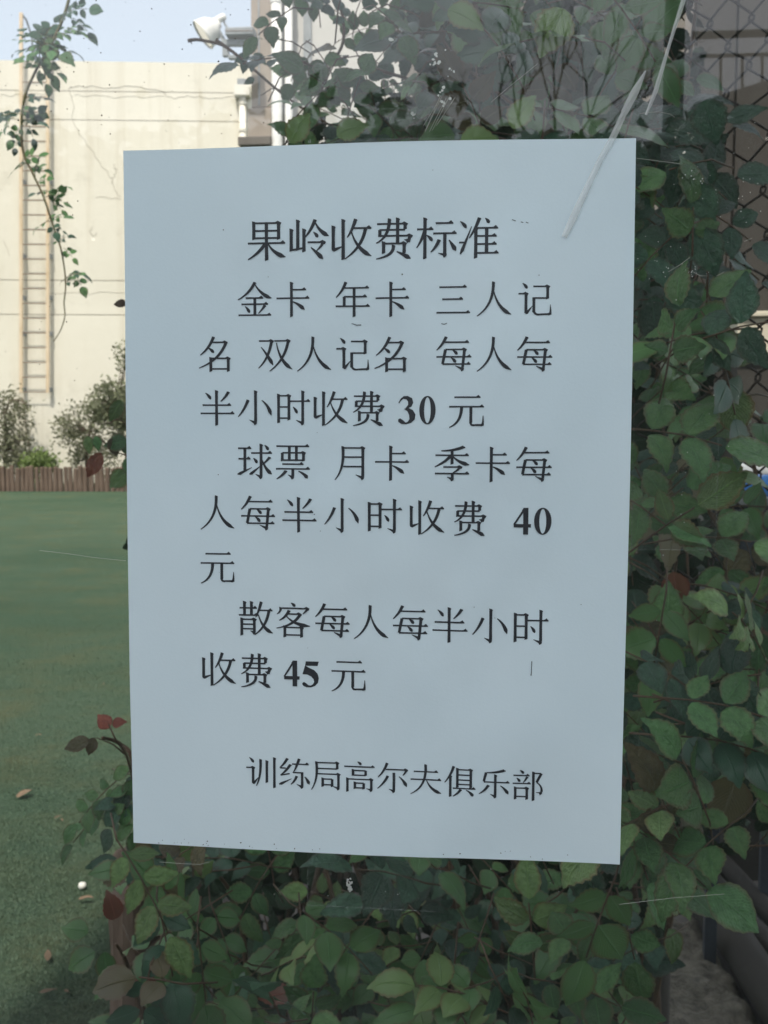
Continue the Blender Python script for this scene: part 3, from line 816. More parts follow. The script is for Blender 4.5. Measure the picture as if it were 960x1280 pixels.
MB().box(-0.03, x1 - 0.02, -0.14, 0.3, zl, zj - 0.012).build('pillar_base', M['taupe'], house, bevel=0.01)
MB().box(-0.12, x1 - 0.02, -0.2, 0.3, zl - 0.09, zl - 0.002).build('ledge', M['taupe_dark'], house, bevel=0.01)
MB().box(-0.03, x1 - 0.02, -0.12, 0.3, -0.1, zl - 0.092).build('pillar_foot', M['taupe'], house)
# dark edge strips and a window in the white wall
MB().box(x1 + .28, x1 + .36, 0.02, 0.05, -0.1, 8).build('wall_strip', M['steel_grey'], house)
for pxx, lab in ((346, 'white downpipe against the taupe pillar, the left of the pair'), (361, 'white downpipe a step right of the pillar, the right of the pair')):
    q = bl(pxx, 100, .12)
    o = thing('white_downpipe', lab, 'downpipe', BO + Vector((q.x, -0.12, 0)), 0, 'white downpipes beside the pillar')
    MB().tube([(0, 0, 0), (0, 0, 8)], 0.055 if pxx < 350 else 0.04, 12).build('pipe', M['white_pipe'], o, smooth=True)
    for z in (2.0, 3.6, 4.15, 5.6):
        MB().tube([(0, 0, z), (0, 0, z + .05)], 0.062 if pxx < 350 else .047, 12).build('pipe_collar', M['white_pipe'], o)
        MB().box(-.012, .012, 0.04, .15, z, z + .03).build('pipe_clip', M['steel_grey'], o)

# floodlight on its bracket
YF = 10.6
def fl(px, py, dy=0): return at(px, py, YF + dy)
FO = fl(317, 60)
fld = thing('floodlight', 'white bell floodlight on a grey steel bracket beside the taupe pillar', 'floodlight', FO)
def F(px, py, dy=0): return fl(px, py, dy) - FO
def bar(name, p, q, w, h, mat):
    p = Vector(p); q = Vector(q); d = (q - p); L = d.length
    m = Matrix.Translation(p) @ frame_from(d, Vector((0, 0, 1)))
    return MB().box(-w / 2, w / 2, 0, L, -h / 2, h / 2, m).build(name, mat, fld, bevel=0.004)
bar('bracket_arm', F(277, 54), F(320, 54), .07, .055, M['steel_grey'])
bar('bracket_arm', F(286, 72), F(320, 72), .07, .035, M['steel_grey'])
bar('bracket_plate', F(282.5, 50), F(282.5, 71), .06, .06, M['steel_grey'])
MB().box(F(284, 50).x, F(319, 50).x, -.09, .09, F(284, 47.5).z, F(284, 38).z).build('gear_box', M['steel_grey'], fld, bevel=0.008)
bar('lid_seam', F(284, 42.5) + Vector((0, -.093, 0)), F(319, 42.5) + Vector((0, -.093, 0)), .004, .006, M['rung'])
bar('yoke', F(267, 30), F(279, 52), .045, .02, M['steel_grey'])
bar('yoke', F(270, 30, .14), F(281, 50, .14), .045, .02, M['steel_grey'])
# bell: axis pointing down left
ax = (F(252, 44, -.045) - F(270, 31)).normalized()
m = Matrix.Translation(F(271, 31)) @ frame_from(ax, Vector((0, 0, 1))) @ Matrix.Rotation(-pi / 2, 4, 'X')
prof = [(.001, -.03), (.04, -.03), (.055, 0), (.09, .025), (.125, .07), (.142, .125), (.150, .165), (.156, .17), (.150, .178), (.143, .17), (.135, .12), (.118, .072), (.08, .03), (.001, .02)]
MB().lathe([(r, z) for r, z in prof[:9]], m, 28).build('bell', M['lamp_white'], fld, smooth=True)
MB().lathe([(r, z) for r, z in prof[8:]], m, 28).build('reflector', M['lamp_in'], fld, smooth=True)
MB().lathe([(.001, .168), (.142, .168)], m, 28).build('front_glass', M['tape'], fld)
hd = (F(278, 22) - F(264, 29)).normalized()
m = Matrix.Translation(F(264, 29)) @ frame_from(hd, Vector((0, 0, 1))) @ Matrix.Rotation(-pi / 2, 4, 'X')
MB().lathe([(.001, 0), (.035, 0), (.038, .02), (.03, .06), (.036, .08), (.036, .14), (.02, .16), (.001, .162)], m, 16).build('lamp_holder', M['lamp_white'], fld, smooth=True)
MB().tube([F(279, 22), F(281, 30), F(284, 34), F(286, 40)], .012, 6).build('lead', M['steel_grey'], fld)

# ------------------------------------------------------------------ right: wire mesh, posts, dark shed, box, cabinet
FA = R(24)
P0 = at(800, 500, 1.32); P0.z = 0
mesh_f = thing('chain_link_fence', 'rusty dark chain link fence at the right, roses climbing over it', 'fence', P0, -FA)
p_ = 0.070 / 2; wdm = 0.060 / 2
def wz(t): return 0.0
b = []
rgw = random.Random(2)
z0, z1 = 0.95, 2.5
ncol = 17
bend = [[(rgw.uniform(-.004, .004), rgw.uniform(-.004, .004)) for _ in range(80)] for _ in range(ncol + 2)]
for c in range(ncol):
    # each wire of a chain link fence zigzags between two columns and hooks its neighbours
    mbw = MB(); pts = []
    rows = int((z1 - z0) / p_)
    for r in range(rows + 1):
        side = (r + c) % 2
        xc = c * wdm + (wdm if side else 0)
        jx, jz = bend[c + side][r]
        z = z0 + r * p_
        x = xc + jx + (0.0035 if side else -0.0035)
        dirn = 1 if side else -1
        pts.append(Vector((x - dirn * .006, -.003, z + jz - 0.0085)))
        pts.append(Vector((x, 0, z + jz - 0.003)))
        pts.append(Vector((x, .004, z + jz + 0.003)))
        pts.append(Vector((x - dirn * .006, .003, z + jz + 0.0085)))
    mbw.tube(pts, 0.0019, 5)
    mbw.build('wire', M['wire'], mesh_f, smooth=True)

post = thing('fence_post', 'round brown steel post standing behind the chain link', 'post', at(838, 500, 1.95).xy.to_3d())
MB().tube([(0, 0, 0), (0, 0, 2.6)], 0.030, 14).build('post_tube', M['taupe_dark'], post, smooth=True)
MB().lathe([(.034, 2.6), (.034, 2.63), (.001, 2.65)], Matrix.Identity(4), 14).build('post_cap', M['taupe_dark'], post)

sh0 = at(858, 500, 3.2); sh0.z = 0
shed = thing('grey_shed', 'dark brown grey boarded shed behind the chain link', 'shed', sh0)
sx1 = at(1090, 500, 3.2).x - sh0.x
ztop = 3.0
x = 0; k = 0
zb = at(900, 395, 3.2).z
rgw = random.Random(4)
while x < sx1:
    wv = 0.125
    bb = MB().box(x + .004, x + wv - .004, rgw.uniform(-.004, .004), .03, zb if x > 0.14 else 0.0, ztop)
    bb.build('board', M['shed_wood'], shed, bevel=.002)
    x += wv
MB().box(0, sx1, .032, .8, zb, ztop - .02).build('shed_wall', M['shed_wood'], shed)
MB().box(0, sx1, .6, .8, 0, zb - .01).build('shed_base', M['shed_wood'], shed)

cb = at(922, 397, 3.0); cb2 = at(1010, 442, 3.0)
box = thing('cream_ledge_box', 'cream boxed ledge in daylight under the shed wall', 'ledge', (cb.x, 3.0, 0))
MB().box(0, cb2.x - cb.x, 0, .35, cb2.z, cb.z).build('box_body', M['cream_box'], box, bevel=.004)
MB().box(-.015, cb2.x - cb.x, -.015, .35, cb.z + .002, cb.z + .018).build('box_top', M['cream_box'], box, bevel=.003)
MB().box(.01, cb2.x - cb.x, .03, .33, 0, cb2.z - .002).build('box_stand', M['shed_wood'], box)

ct = at(892, 622, 2.35); ct2 = at(1040, 622, 2.35)
cab = thing('storage_cabinet', 'blue grey metal storage cabinet behind the lower chain link', 'cabinet', (ct.x, 2.35, 0))
cw = ct2.x - ct.x
for lx in (.03, cw - .03):
    for ly in (.05, .42): MB().box(lx - .015, lx + .015, ly - .015, ly + .015, 0, .749).build('leg', M['cabinet'], cab)
MB().box(0, cw, .02, .45, 0.75, ct.z - .02).build('cabinet_body', M['cabinet'], cab, bevel=.004)
MB().box(-.01, cw + .01, 0, .46, ct.z - .018, ct.z).build('cabinet_top', M['steel_grey'], cab, bevel=.003)
for k in range(2):
    d = MB().box(.01 + k * cw / 2, cw / 2 - .006 + k * cw / 2, 0, .018, .77, ct.z - .03).build('door', M['cabinet'], cab, bevel=.003)
    MB().tube([(cw / 2 + (-.03, .03)[k], -.015, ct.z - .3), (cw / 2 + (-.03, .03)[k], -.015, ct.z - .2)], .004, 6).build('handle', M['alu'], d)
jb = at(950, 620, 2.45)
jug = thing('plastic_canister', 'small blue and white plastic canister on the grey blue cabinet', 'canister', (jb.x, 2.45, ct.z + .001))
jm = Matrix.Identity(4)
MB().lathe([(.001, 0), (.055, 0), (.06, .01), (.06, .05), (.056, .055)], jm, 24).build('lower_body', M['blue'], jug, smooth=True)
MB().lathe([(.0565, .0555), (.058, .06), (.05, .085), (.03, .105), (.018, .112), (.018, .12)], jm, 24).build('upper_body', M['white_plastic'], jug, smooth=True)
MB().lathe([(.021, .121), (.021, .14), (.018, .143), (.001, .143)], jm, 20).build('cap', M['blue'], jug)

# concrete kerb and pipes at lower right
def rough_block(name, pts, h, mat, parent, seed, amp=.02, n=14):
    """rough-cast slab following a quad of ground points"""
    bb = MB(); a, b_, c, d = [Vector(p) for p in pts]
    for j in range(n + 1):
        for i in range(n + 1):
            u, v = i / n, j / n
            p = (a.lerp(b_, u)).lerp(d.lerp(c, u), v)
            e = min(u, 1 - u, v, 1 - v)
            z = h * min(1, e * 9 + .02) ** .5 + amp * noise.noise(p * 14 + Vector((seed, 0, 0))) + amp * .6 * noise.noise(p * 40)
            bb.v.append(Vector((p.x, p.y, p.z + max(-.05, z))))
    for j in range(n):
        for i in range(n):
            q = j * (n + 1) + i; bb.f.append((q, q + 1, q + n + 2, q + n + 1))
    return bb.build(name, mat, parent, smooth=True)
ZK = 0.0
kb = rough_block('concrete_footing', [ground(760, 1330), ground(985, 1345), ground(872, 1165), ground(690, 1165)], .06, M['concrete'], None, 3, .03, 34)
tag(kb, 'rough pale concrete footing on the ground at the lower right corner', 'footing')
g2 = rough_block('earth_bed', [ground(130, 1600), ground(1400, 1600), ground(1150, 800), ground(330, 900)], .015, M['concrete_dark'], None, 8, .02, 50)
tag(g2, kind='structure'); g2.name = 'soil_bed'
for (xa, ya, xb, yb, r, lab) in ((975, 1290, 868, 1130, .05, 'thick dark pipe lying along the concrete footing, nearest to it'), (1030, 1290, 900, 1125, .03, 'thinner dark pipe lying beyond the thick one at lower right'), (1080, 1290, 930, 1120, .03, 'dark pipe farthest from the concrete footing at lower right')):
    a = ground(xa, ya, .03); c = ground(xb, yb, .03)
    o = thing('ground_pipe', lab, 'pipe', (a.x, a.y, 0), 0, 'pipes lying on the ground')
    a0 = Vector((a.x, a.y, 0)); d = c - a
    pts = [a - d * .4 - a0, a - a0, (a + c) / 2 - a0 + Vector((0.01, 0, .01)), c - a0, c + d * 5 - a0]
    for p in pts: p.z = r + .03
    MB().tube(pts, r, 12).build('pipe_body', M['shed_wood'], o, smooth=True)

# near log edging at lower left, under the roses
le = at(168, 1150, 1.95); le.z = 0
edg = thing('log_edging', 'short weathered logs edging the rose bed at lower left', 'edging', le)
rg = random.Random(15)
vp = ray(427, 527); vp.z = 0; vp.normalize()
side = Vector((vp.y, -vp.x, 0))
for k in range(4, 16):
    rr = rg.uniform(.034, .044)
    h = 0.43 + rg.uniform(-.03, .03)
    p = vp * (k - 5) * .092 + side * rg.uniform(-.01, .01)
    bb = MB()
    bb.lathe([(rr, -.05), (rr * 1.03, .1), (rr * .98, .25), (rr, h - .012), (rr * .8, h), (.001, h + .002)], Matrix.Translation(p), 12)
    for v in bb.v:
        n3 = noise.noise(v * 30); v.x += n3 * .006; v.y += n3 * .006; v.z += (noise.noise(v * 45) * .008 if v.z > .3 else 0)
    bb.build('log', M['log'], edg)

# litter on the turf
def litter(px, py, sz, ang, name, label, cat, kind='leaf_dry', grp='dry leaves on the turf'):
    p = ground(px, py); p.z = lawn_h(p.x, p.y) + .016
    me = LEAF[kind][int(px) % 6]
    o = link_new(name, me, None, Matrix.Translation(p) @ Matrix.Rotation(ang, 4, 'Z') @ Matrix.Rotation(.25, 4, 'X') @ Matrix.Diagonal((sz * .6, sz, sz, 1)))
    tag(o, label, cat, grp)
litter(21, 1002, .075, -.45, 'dry_leaf', 'long dry tan leaf lying on the turf near the left edge', 'dry leaf')
litter(98, 1132, .045, -1.3, 'dry_leaf', 'dry brown leaf on the dark turf below the white pebble', 'dry leaf')
litter(44, 925, .03, -1.4, 'dry_leaf', 'small pale dry leaf on the turf left of the dried shoot', 'dry leaf')
litter(68, 1029, .03, -.8, 'dry_leaf', 'small whitish dry leaf on the mid turf at left', 'dry leaf')
litter(79, 1032, .022, .9, 'dry_leaf', 'tiny orange dry leaf beside the whitish one', 'dry leaf')
litter(60, 1210, .05, .4, 'dry_leaf', 'curled thin brown leaf on the shaded turf at lower left', 'dry leaf')
litter(48, 1250, .05, -1.5, 'dry_leaf', 'straight brown stalk-like leaf near the bottom left', 'dry leaf')
litter(130, 863, .02, .4, 'dry_leaf', 'tiny tan dry leaf on the turf above the red shoot tip', 'dry leaf')
litter(86, 1250, .02, 1.1, 'dry_leaf', 'tiny yellow dry leaf low on the shaded turf', 'dry leaf')
pb = ground(103, 1114); bb = MB()
bb.lathe([(.001, -.012), (.010, -.008), (.013, 0), (.010, .008), (.001, .011)], Matrix.Identity(4), 12)
o = bb.build('white_pebble', M['speck_light'], smooth=True); o.location = (pb.x, pb.y, lawn_h(pb.x, pb.y) + .014)
tag(o, 'small round white pebble on the dark turf at left', 'pebble')

# ------------------------------------------------------------------ the window, with an eave and wall added out of view for shade
win = thing('window', 'large dusty glass pane that carries the notice, dirt specks on it', 'window', (0.2, 0, 0.45))
GX0, GX1, GZ0, GZ1 = -1.0, 1.2, 0.0, 1.95
MB().box(GX0, GX1, 0, .005, GZ0, GZ1).build('pane', M['glass'], win)
for (a, b_, c, d) in ((GX0 - .06, GX0 - .001, GZ0 - .06, GZ1 + .06), (GX1 + .001, GX1 + .06, GZ0 - .06, GZ1 + .06)):
    MB().box(a, b_, -.03, .04, c, d).build('window_frame', M['alu'], win, bevel=.003)
MB().box(GX0, GX1, -.03, .04, GZ0 - .06, GZ0 - .001).build('window_frame', M['alu'], win, bevel=.003)
MB().box(GX0, GX1, -.03, .04, GZ1 + .001, GZ1 + .06).build('window_frame', M['alu'], win, bevel=.003)
bs = MB().box(-1.0, 1.6, -.08, .1, 0, .388).build('window_base_wall', M['brick']); tag(bs, 'low grey base wall under the glass pane', 'wall')
XB = -1.36
rf = thing('added_eave', 'unseen milky canopy added over the glass pane to shade and softly light the notice', 'roof', (0, 0, 2.46))  # added out of view to block the sun and brighten the notice
b = MB(); b.v = [Vector(q) for q in ((XB, -1.5, .06), (3.4, -1.5, .06), (3.4, -.004, .12), (XB, -.004, .12))]; b.f = [(0, 1, 2, 3)]
b.build('added_canopy_sheet', M['canopy'], rf)
for k in range(5): MB().box(XB + .02 + k * 1.08, XB + .06 + k * 1.08, -1.5, -.004, 0, .05).build('added_canopy_rib', M['alu'], rf)
MB().box(XB, 3.4, -1.54, -1.502, -.03, .16).build('added_fascia', M['alu'], rf)

up = MB().box(XB, 3.4, .0, .3, 2.585, 4.7).build('added_shade_wall', M['brick']); tag(up, 'unseen plain grey wall added above the eave to shade the roses and near turf', 'wall')  # added out of view to keep sun off the roses and near turf
# specks, thread and droppings on the pane
sp_ = MB(); rg = random.Random(77)
def disc(mb, x, y, z, r, flat=1.0, n=7):
    k = len(mb.v); a0 = rg.uniform(0, 6)
    mb.v.append(Vector((x, y, z)))
    for i in range(n):
        t = 2 * pi * i / n + a0; q = r * rg.uniform(.6, 1.2)
        mb.v.append(Vector((x + cos(t) * q, y + .00008, z + sin(t) * q * flat)))
    for i in range(n): mb.f.append((k, k + 1 + (i + 1) % n, k + 1 + i))
YG = -.0004
for k in range(110):
    px, py = rg.uniform(0, 330), rg.uniform(0, 600) ** 1.0
    if rg.random() < .5: py *= .3
    p = at(px, py, 0); disc(sp_, p.x, YG, p.z, rg.uniform(.00012, .00042), rg.uniform(.5, 1))
for k in range(70):
    p = at(rg.uniform(0, 960), rg.uniform(0, 1280), 0); disc(sp_, p.x, YG, p.z, rg.uniform(.00012, .0003))
o = sp_.build('dirt_specks', M['speck_dark'], win); tag(o, kind='stuff'); o.location = -Vector(win.location)
sp_ = MB()
for (cx, cy, rx, ry, n, r) in ((437, 1105, 4, 7, 16, .0007), (546, 75, 8, 10, 8, .0006), (562, 90, 4, 8, 5, .0005), (552, 120, 8, 12, 8, .0006), (866, 222, 14, 20, 14, .0002), (870, 340, 20, 6, 12, .0002), (517, 143, 3, 4, 4, .0006),
                               (830, 330, 30, 50, 22, .00018), (920, 230, 40, 60, 30, .00017), (875, 590, 60, 200, 22, .00018), (500, 1110, 160, 30, 16, .00018), (490, 50, 6, 4, 3, .0008)):
    for k in range(n):
        p = at(rg.gauss(cx, rx * .6), rg.gauss(cy, ry * .6), 0); disc(sp_, p.x, YG, p.z, r * rg.uniform(.5, 1.4))
o = sp_.build('dirt_specks', M['speck_light'], win); tag(o, kind='stuff'); o.location = -Vector(win.location)
th = MB()
for line_ in ([(50, 688), (85, 692), (120, 697), (158, 701)], [(800, 142), (822, 140), (838, 143), (843, 147)], [(795, 198), (835, 203), (850, 205)], [(835, 340), (850, 331), (862, 322)],
              [(200, 1077), (225, 1079), (250, 1080), (262, 1077)], [(866, 340), (875, 345), (884, 345)], [(895, 345), (900, 343), (905, 340)], [(930, 302), (940, 298)], [(774, 1130), (840, 1122), (905, 1117)],
              [(614, 128), (635, 110), (650, 98), (672, 80)]):
    th.tube([at(x, y, 0) + Vector((0, YG, 0)) for x, y in line_], .00007, 4)
for k in range(6):
    x = rg.uniform(0, 26); th.tube([at(527 + x, 165 - rg.uniform(0, 8), 0) + Vector((0, YG, 0)), at(545 + x * 1.3, 128 - rg.uniform(0, 14), 0) + Vector((0, YG, 0))], .0001, 4)
o = th.build('spider_thread', M['thread'], win); tag(o, kind='stuff'); o.location = -Vector(win.location)

# ------------------------------------------------------------------ the notice
PW, PH = 0.210, 0.297
def bulge(x, z):
    b0 = _bulge(x, z)
    return b0 if b0 > 0.0012 else 0.0004 + 0.0008 * math.exp((b0 - 0.0012) / 0.0008)
def _bulge(x, z):
    """how far the sheet stands off the pane (metres); x, z from its middle"""
    u = x / (PW / 2); v = z / (PH / 2)
    e = 1.1 * (1 - u * u) * (1 - 0.7 * v * v)
    return 0.0005 + e * (0.0014 + 0.0012 * sin(u * 3.1 + v * 1.7) + 0.0008 * sin(v * 4.3 - u * 2.2)
                         + 0.0030 * noise.noise(Vector((x * 16, z * 11, 1.7))) + 0.0008 * noise.noise(Vector((x * 50, z * 34, 9.1)))) \
        + 0.0004 * max(0, -v - .8) * 5 * max(0, sin(u * 6 + 1)) + 0.0006 * max(0, abs(u) - .8) * 5 * max(0, sin(v * 7 + u))
def PS(x, z, off=0.0):
    return Vector((x, -bulge(x, z) - off, z))
notice = thing('paper_notice', 'white A4 paper notice printed in black Chinese text, taped to the glass', 'notice', (0, 0, ZP))
b = MB(); nx, nz = 84, 118
def edge_x(z, sgn):
    v = z / (PH / 2)
    return sgn * PW / 2 + 0.0004 * sin(v * 2.6 + sgn)
def edge_z(x, sgn):
    u = x / (PW / 2)
    return sgn * PH / 2 + 0.0005 * sin(u * 3.0 + sgn * 1.0)
for off in (0.0, 0.00009):
    for j in range(nz + 1):
        for i in range(nx + 1):
            u = i / nx * 2 - 1; v = j / nz * 2 - 1
            x = u * PW / 2; z = v * PH / 2
            xx = x + (edge_x(z, 1 if u > 0 else -1) - (1 if u > 0 else -1) * PW / 2) * abs(u)
            zz = z + (edge_z(x, 1 if v > 0 else -1) - (1 if v > 0 else -1) * PH / 2) * abs(v)
            p = PS(x, z); b.v.append(Vector((xx, p.y + off, zz)))
N1 = (nx + 1) * (nz + 1)
for j in range(nz):
    for i in range(nx):
        a = j * (nx + 1) + i
        b.f.append((a, a + 1, a + nx + 2, a + nx + 1)); b.f.append((N1 + a, N1 + a + nx + 1, N1 + a + nx + 2, N1 + a + 1))
rim = [i for i in range(nx + 1)] + [j * (nx + 1) + nx for j in range(1, nz + 1)] + [nz * (nx + 1) + i for i in range(nx - 1, -1, -1)] + [j * (nx + 1) for j in range(nz - 1, 0, -1)]
for k in range(len(rim)):
    a, c = rim[k], rim[(k + 1) % len(rim)]; q0 = len(b.v)
    b.v += [b.v[i].copy() for i in (a, a + N1, c + N1, c)]; b.f.append((q0, q0 + 1, q0 + 2, q0 + 3))
sh = b.build('sheet', M['paper'], notice, smooth=True)
for k in range(2 * nx * nz, len(sh.data.polygons)): sh.data.polygons[k].use_smooth = False

# ---- Song-style glyphs as brush strokes on a 100 grid, y downwards
GL = {
'果': 'v 19 8 48;g 19 10 80;z 80 10;w 80 10 48;g 19 28 80;g 19 45 80;w 50 10 97;h 4 57 96;p 47 58 32 80 4 95;n 54 58 66 82 97 90',
'岭': 'v 22 5 74;v 6 26 76;g 6 74 38 69;v 37 26 78;p 64 4 54 30 38 46;n 64 8 74 32 98 42;d 60 32 71 45;g 46 56 84;z 84 56;p 84 56 80 66 68 76;n 54 68 68 80 84 96',
'收': 'v 6 20 72;t 4 76 30 66;v 30 5 97;p 60 4 54 26 40 46;h 54 24 98;p 84 26 76 70 34 96;n 50 32 62 74 99 90',
'费': 'g 8 15 76;z 76 15;w 76 15 28;g 14 29 76;w 15 29 44;g 12 43 88;z 88 43;q 88 43 84 58;j 84 60 74 54;v 58 3 60;p 38 4 38 46 6 60;v 24 58 84;g 24 61 74;z 74 61;w 74 61 84;p 48 66 50 90 6 97;n 56 80 70 86 90 97',
'标': 'h 3 28 42;v 22 3 97;p 22 30 16 52 2 72;d 26 42 40 56;h 48 14 90;h 42 38 98;w 70 38 88;j 71 95 54 86;p 56 54 50 70 36 82;n 80 54 88 64 97 80',
'准': 'd 4 10 19 26;t 6 88 32 22;g 2 60 14;p 50 3 42 28 26 50;v 42 26 97;d 64 3 74 15;h 42 26 95;h 42 45 92;h 42 64 92;h 42 85 97;w 68 26 85',
'金': 'p 50 3 36 32 2 50;n 50 6 66 36 98 46;h 24 45 74;h 12 62 88;w 50 45 92;d 22 68 35 86;p 78 66 74 74 60 88;h 3 92 97',
'卡': 'v 46 4 97;h 46 23 88;h 3 46 97;n 50 56 66 62 84 78',
'年': 'p 30 3 22 26 3 44;h 24 18 96;h 26 42 90;w 26 42 68;h 2 68 98;w 54 18 97',
'三': 'h 12 16 88;h 20 49 78;h 4 86 98',
'人': 'p 48 3 50 66 3 96;n 49 26 60 76 99 92',
'记': 'd 14 5 27 20;g 3 34 24;z 24 34;w 24 34 86;t 24 90 42 68;g 44 14 84;z 84 14;w 84 14 48;g 46 46 84;w 46 44 84;c 46 82 56 92 90 90;j 92 92 92 64',
'名': 'p 44 3 32 34 6 52;g 40 17 78;z 78 17;p 80 17 62 66 2 88;d 28 32 45 46;v 36 60 97;g 36 61 86;z 86 61;w 86 61 97;g 36 90 86',
'双': 'g 4 13 40;z 40 13;p 40 13 32 62 2 88;n 10 30 30 54 44 80;g 48 13 88;z 88 13;p 88 13 78 66 34 96;n 54 18 62 70 99 91',
'每': 'p 28 2 20 22 2 38;h 22 16 92;g 27 36 80;z 80 36;q 80 36 75 86;j 75 96 54 82;q 27 36 19 76;h 2 56 99;h 19 76 97;d 46 37 60 50;d 42 58 56 72',
'半': 'd 16 8 32 26;p 82 6 76 18 60 32;h 8 42 90;h 2 65 99;v 48 3 98',
'小': 'v 52 3 88;j 52 97 34 84;p 30 28 22 52 2 74;n 70 28 90 42 97 70',
'时': 'v 8 12 90;g 8 15 38;z 38 15;w 38 15 82;g 8 46 38;g 8 77 38;h 42 30 99;v 78 3 88;j 78 97 58 84;d 50 46 62 64',
'元': 'h 16 14 88;h 2 40 98;p 36 41 36 84 2 97;w 62 41 84;c 62 82 66 91 90 90;j 95 92 96 64',
'球': 'h 3 13 40;h 4 42 38;w 22 13 74;t 2 86 42 66;h 40 26 99;v 68 3 90;j 68 98 52 86;d 46 40 57 54;t 36 86 66 62;p 92 38 84 48 72 58;n 70 42 80 72 99 84;d 78 4 89 18',
'票': 'h 3 6 96;w 20 24 46;g 20 24 80;z 80 24;w 80 24 46;g 20 44 80;w 40 6 44;w 60 6 44;h 20 55 80;h 2 68 98;w 50 68 88;j 50 97 36 86;p 30 74 24 84 4 96;n 66 74 84 82 92 94',
'月': 'p 24 6 30 66 2 97;g 24 9 80;z 80 9;w 80 9 88;j 80 97 60 84;g 26 34 80;g 25 60 80',
'季': 'p 82 3 56 14 20 14;w 50 12 50;h 4 26 96;p 46 28 30 46 2 58;n 52 28 66 46 98 52;g 26 58 72;z 72 58;p 72 58 66 68 52 74;w 51 74 90;j 51 97 36 87;h 3 76 97',
'散': 'h 4 20 54;v 18 3 40;v 38 3 40;h 2 40 57;v 10 50 97;g 10 52 46;z 46 52;w 46 52 88;j 46 95 34 86;g 10 66 46;g 10 79 46;p 66 3 60 28 50 46;h 60 26 98;p 88 28 80 74 46 96;n 58 38 68 78 99 90',
'客': 'd 44 2 56 12;p 14 16 16 26 4 34;g 14 17 88;z 90 17;p 91 18 88 24 78 32;p 38 24 30 42 10 52;g 34 33 68;z 68 33;p 70 34 52 66 2 74;n 30 38 50 64 99 66;v 26 68 98;g 26 71 74;z 74 71;w 74 71 98;g 26 92 74',
'训': 'd 12 4 26 20;g 2 36 24;z 24 36;w 24 36 84;t 24 88 42 66;p 48 10 50 66 34 94;v 68 14 82;v 92 4 98',
'练': 'p 28 3 18 22 4 32;g 6 33 24;p 38 22 22 46 6 56;g 8 56 36 50;t 3 86 42 66;h 44 19 97;p 66 3 58 28 48 46;g 46 46 80;w 76 46 88;j 76 97 58 84;p 58 58 54 72 40 84;n 84 58 92 66 99 82',
'局': 'p 18 8 24 66 2 97;g 18 10 84;z 84 10;w 84 10 30;g 20 29 84;g 20 46 88;z 88 46;w 88 46 88;j 88 97 70 86;v 38 60 86;g 38 62 68;w 68 62 86;g 38 80 68',
'高': 'd 44 2 56 12;h 2 18 98;v 30 28 46;g 30 30 70;w 70 30 46;g 30 45 70;v 12 56 98;g 12 58 88;z 88 58;w 88 58 90;j 88 97 72 88;v 36 68 88;g 36 70 64;w 64 70 88;g 36 85 64',
'尔': 'p 32 3 24 28 4 48;g 28 22 92;z 92 22;p 94 22 90 32 82 40;w 54 32 88;j 54 97 38 86;p 34 44 26 64 2 84;n 70 44 86 56 95 76',
'夫': 'h 12 24 88;h 2 49 98;p 49 2 54 72 2 96;n 52 50 64 82 99 91',
'俱': 'p 30 2 22 30 2 54;v 20 32 98;v 42 8 68;g 42 11 84;z 84 11;w 84 11 68;g 42 28 84;g 42 44 84;g 42 58 84;h 28 71 99;p 52 75 46 86 28 97;n 70 75 86 84 92 95',
'乐': 'p 82 6 56 15 26 15;q 25 15 18 44;h 18 45 98;v 54 22 88;j 54 97 38 85;p 32 56 24 72 3 84;n 70 55 86 66 95 82',
'部': 'd 24 2 36 13;h 4 19 54;d 14 27 24 40;p 46 24 42 34 34 42;h 2 45 58;v 10 58 96;g 10 60 46;z 46 60;w 46 60 96;g 10 87 46;v 66 8 99;g 66 11 90;q 91 11 76 40;p3 76 40 94 50 92 70;j 90 80 74 74',
}
def qbez(a, b, c, t): return (a[0] * (1 - t) ** 2 + 2 * b[0] * t * (1 - t) + c[0] * t * t, a[1] * (1 - t) ** 2 + 2 * b[1] * t * (1 - t) + c[1] * t * t)
def strip(path):
    """polygon of a brush path [(x, y, halfwidth)...] -> list of quads"""
    L = []; n = len(path)
    for i, (x, y, hw) in enumerate(path):
        x0, y0, _ = path[max(i - 1, 0)]; x1, y1, _ = path[min(i + 1, n - 1)]
        dx, dy = x1 - x0, y1 - y0; q = math.hypot(dx, dy) or 1
        L.append(((x - dy / q * hw, y + dx / q * hw), (x + dy / q * hw, y - dx / q * hw)))
    return [(L[i][0], L[i][1], L[i + 1][1], L[i + 1][0]) for i in range(n - 1)]
HT, VT = 2.15, 4.2
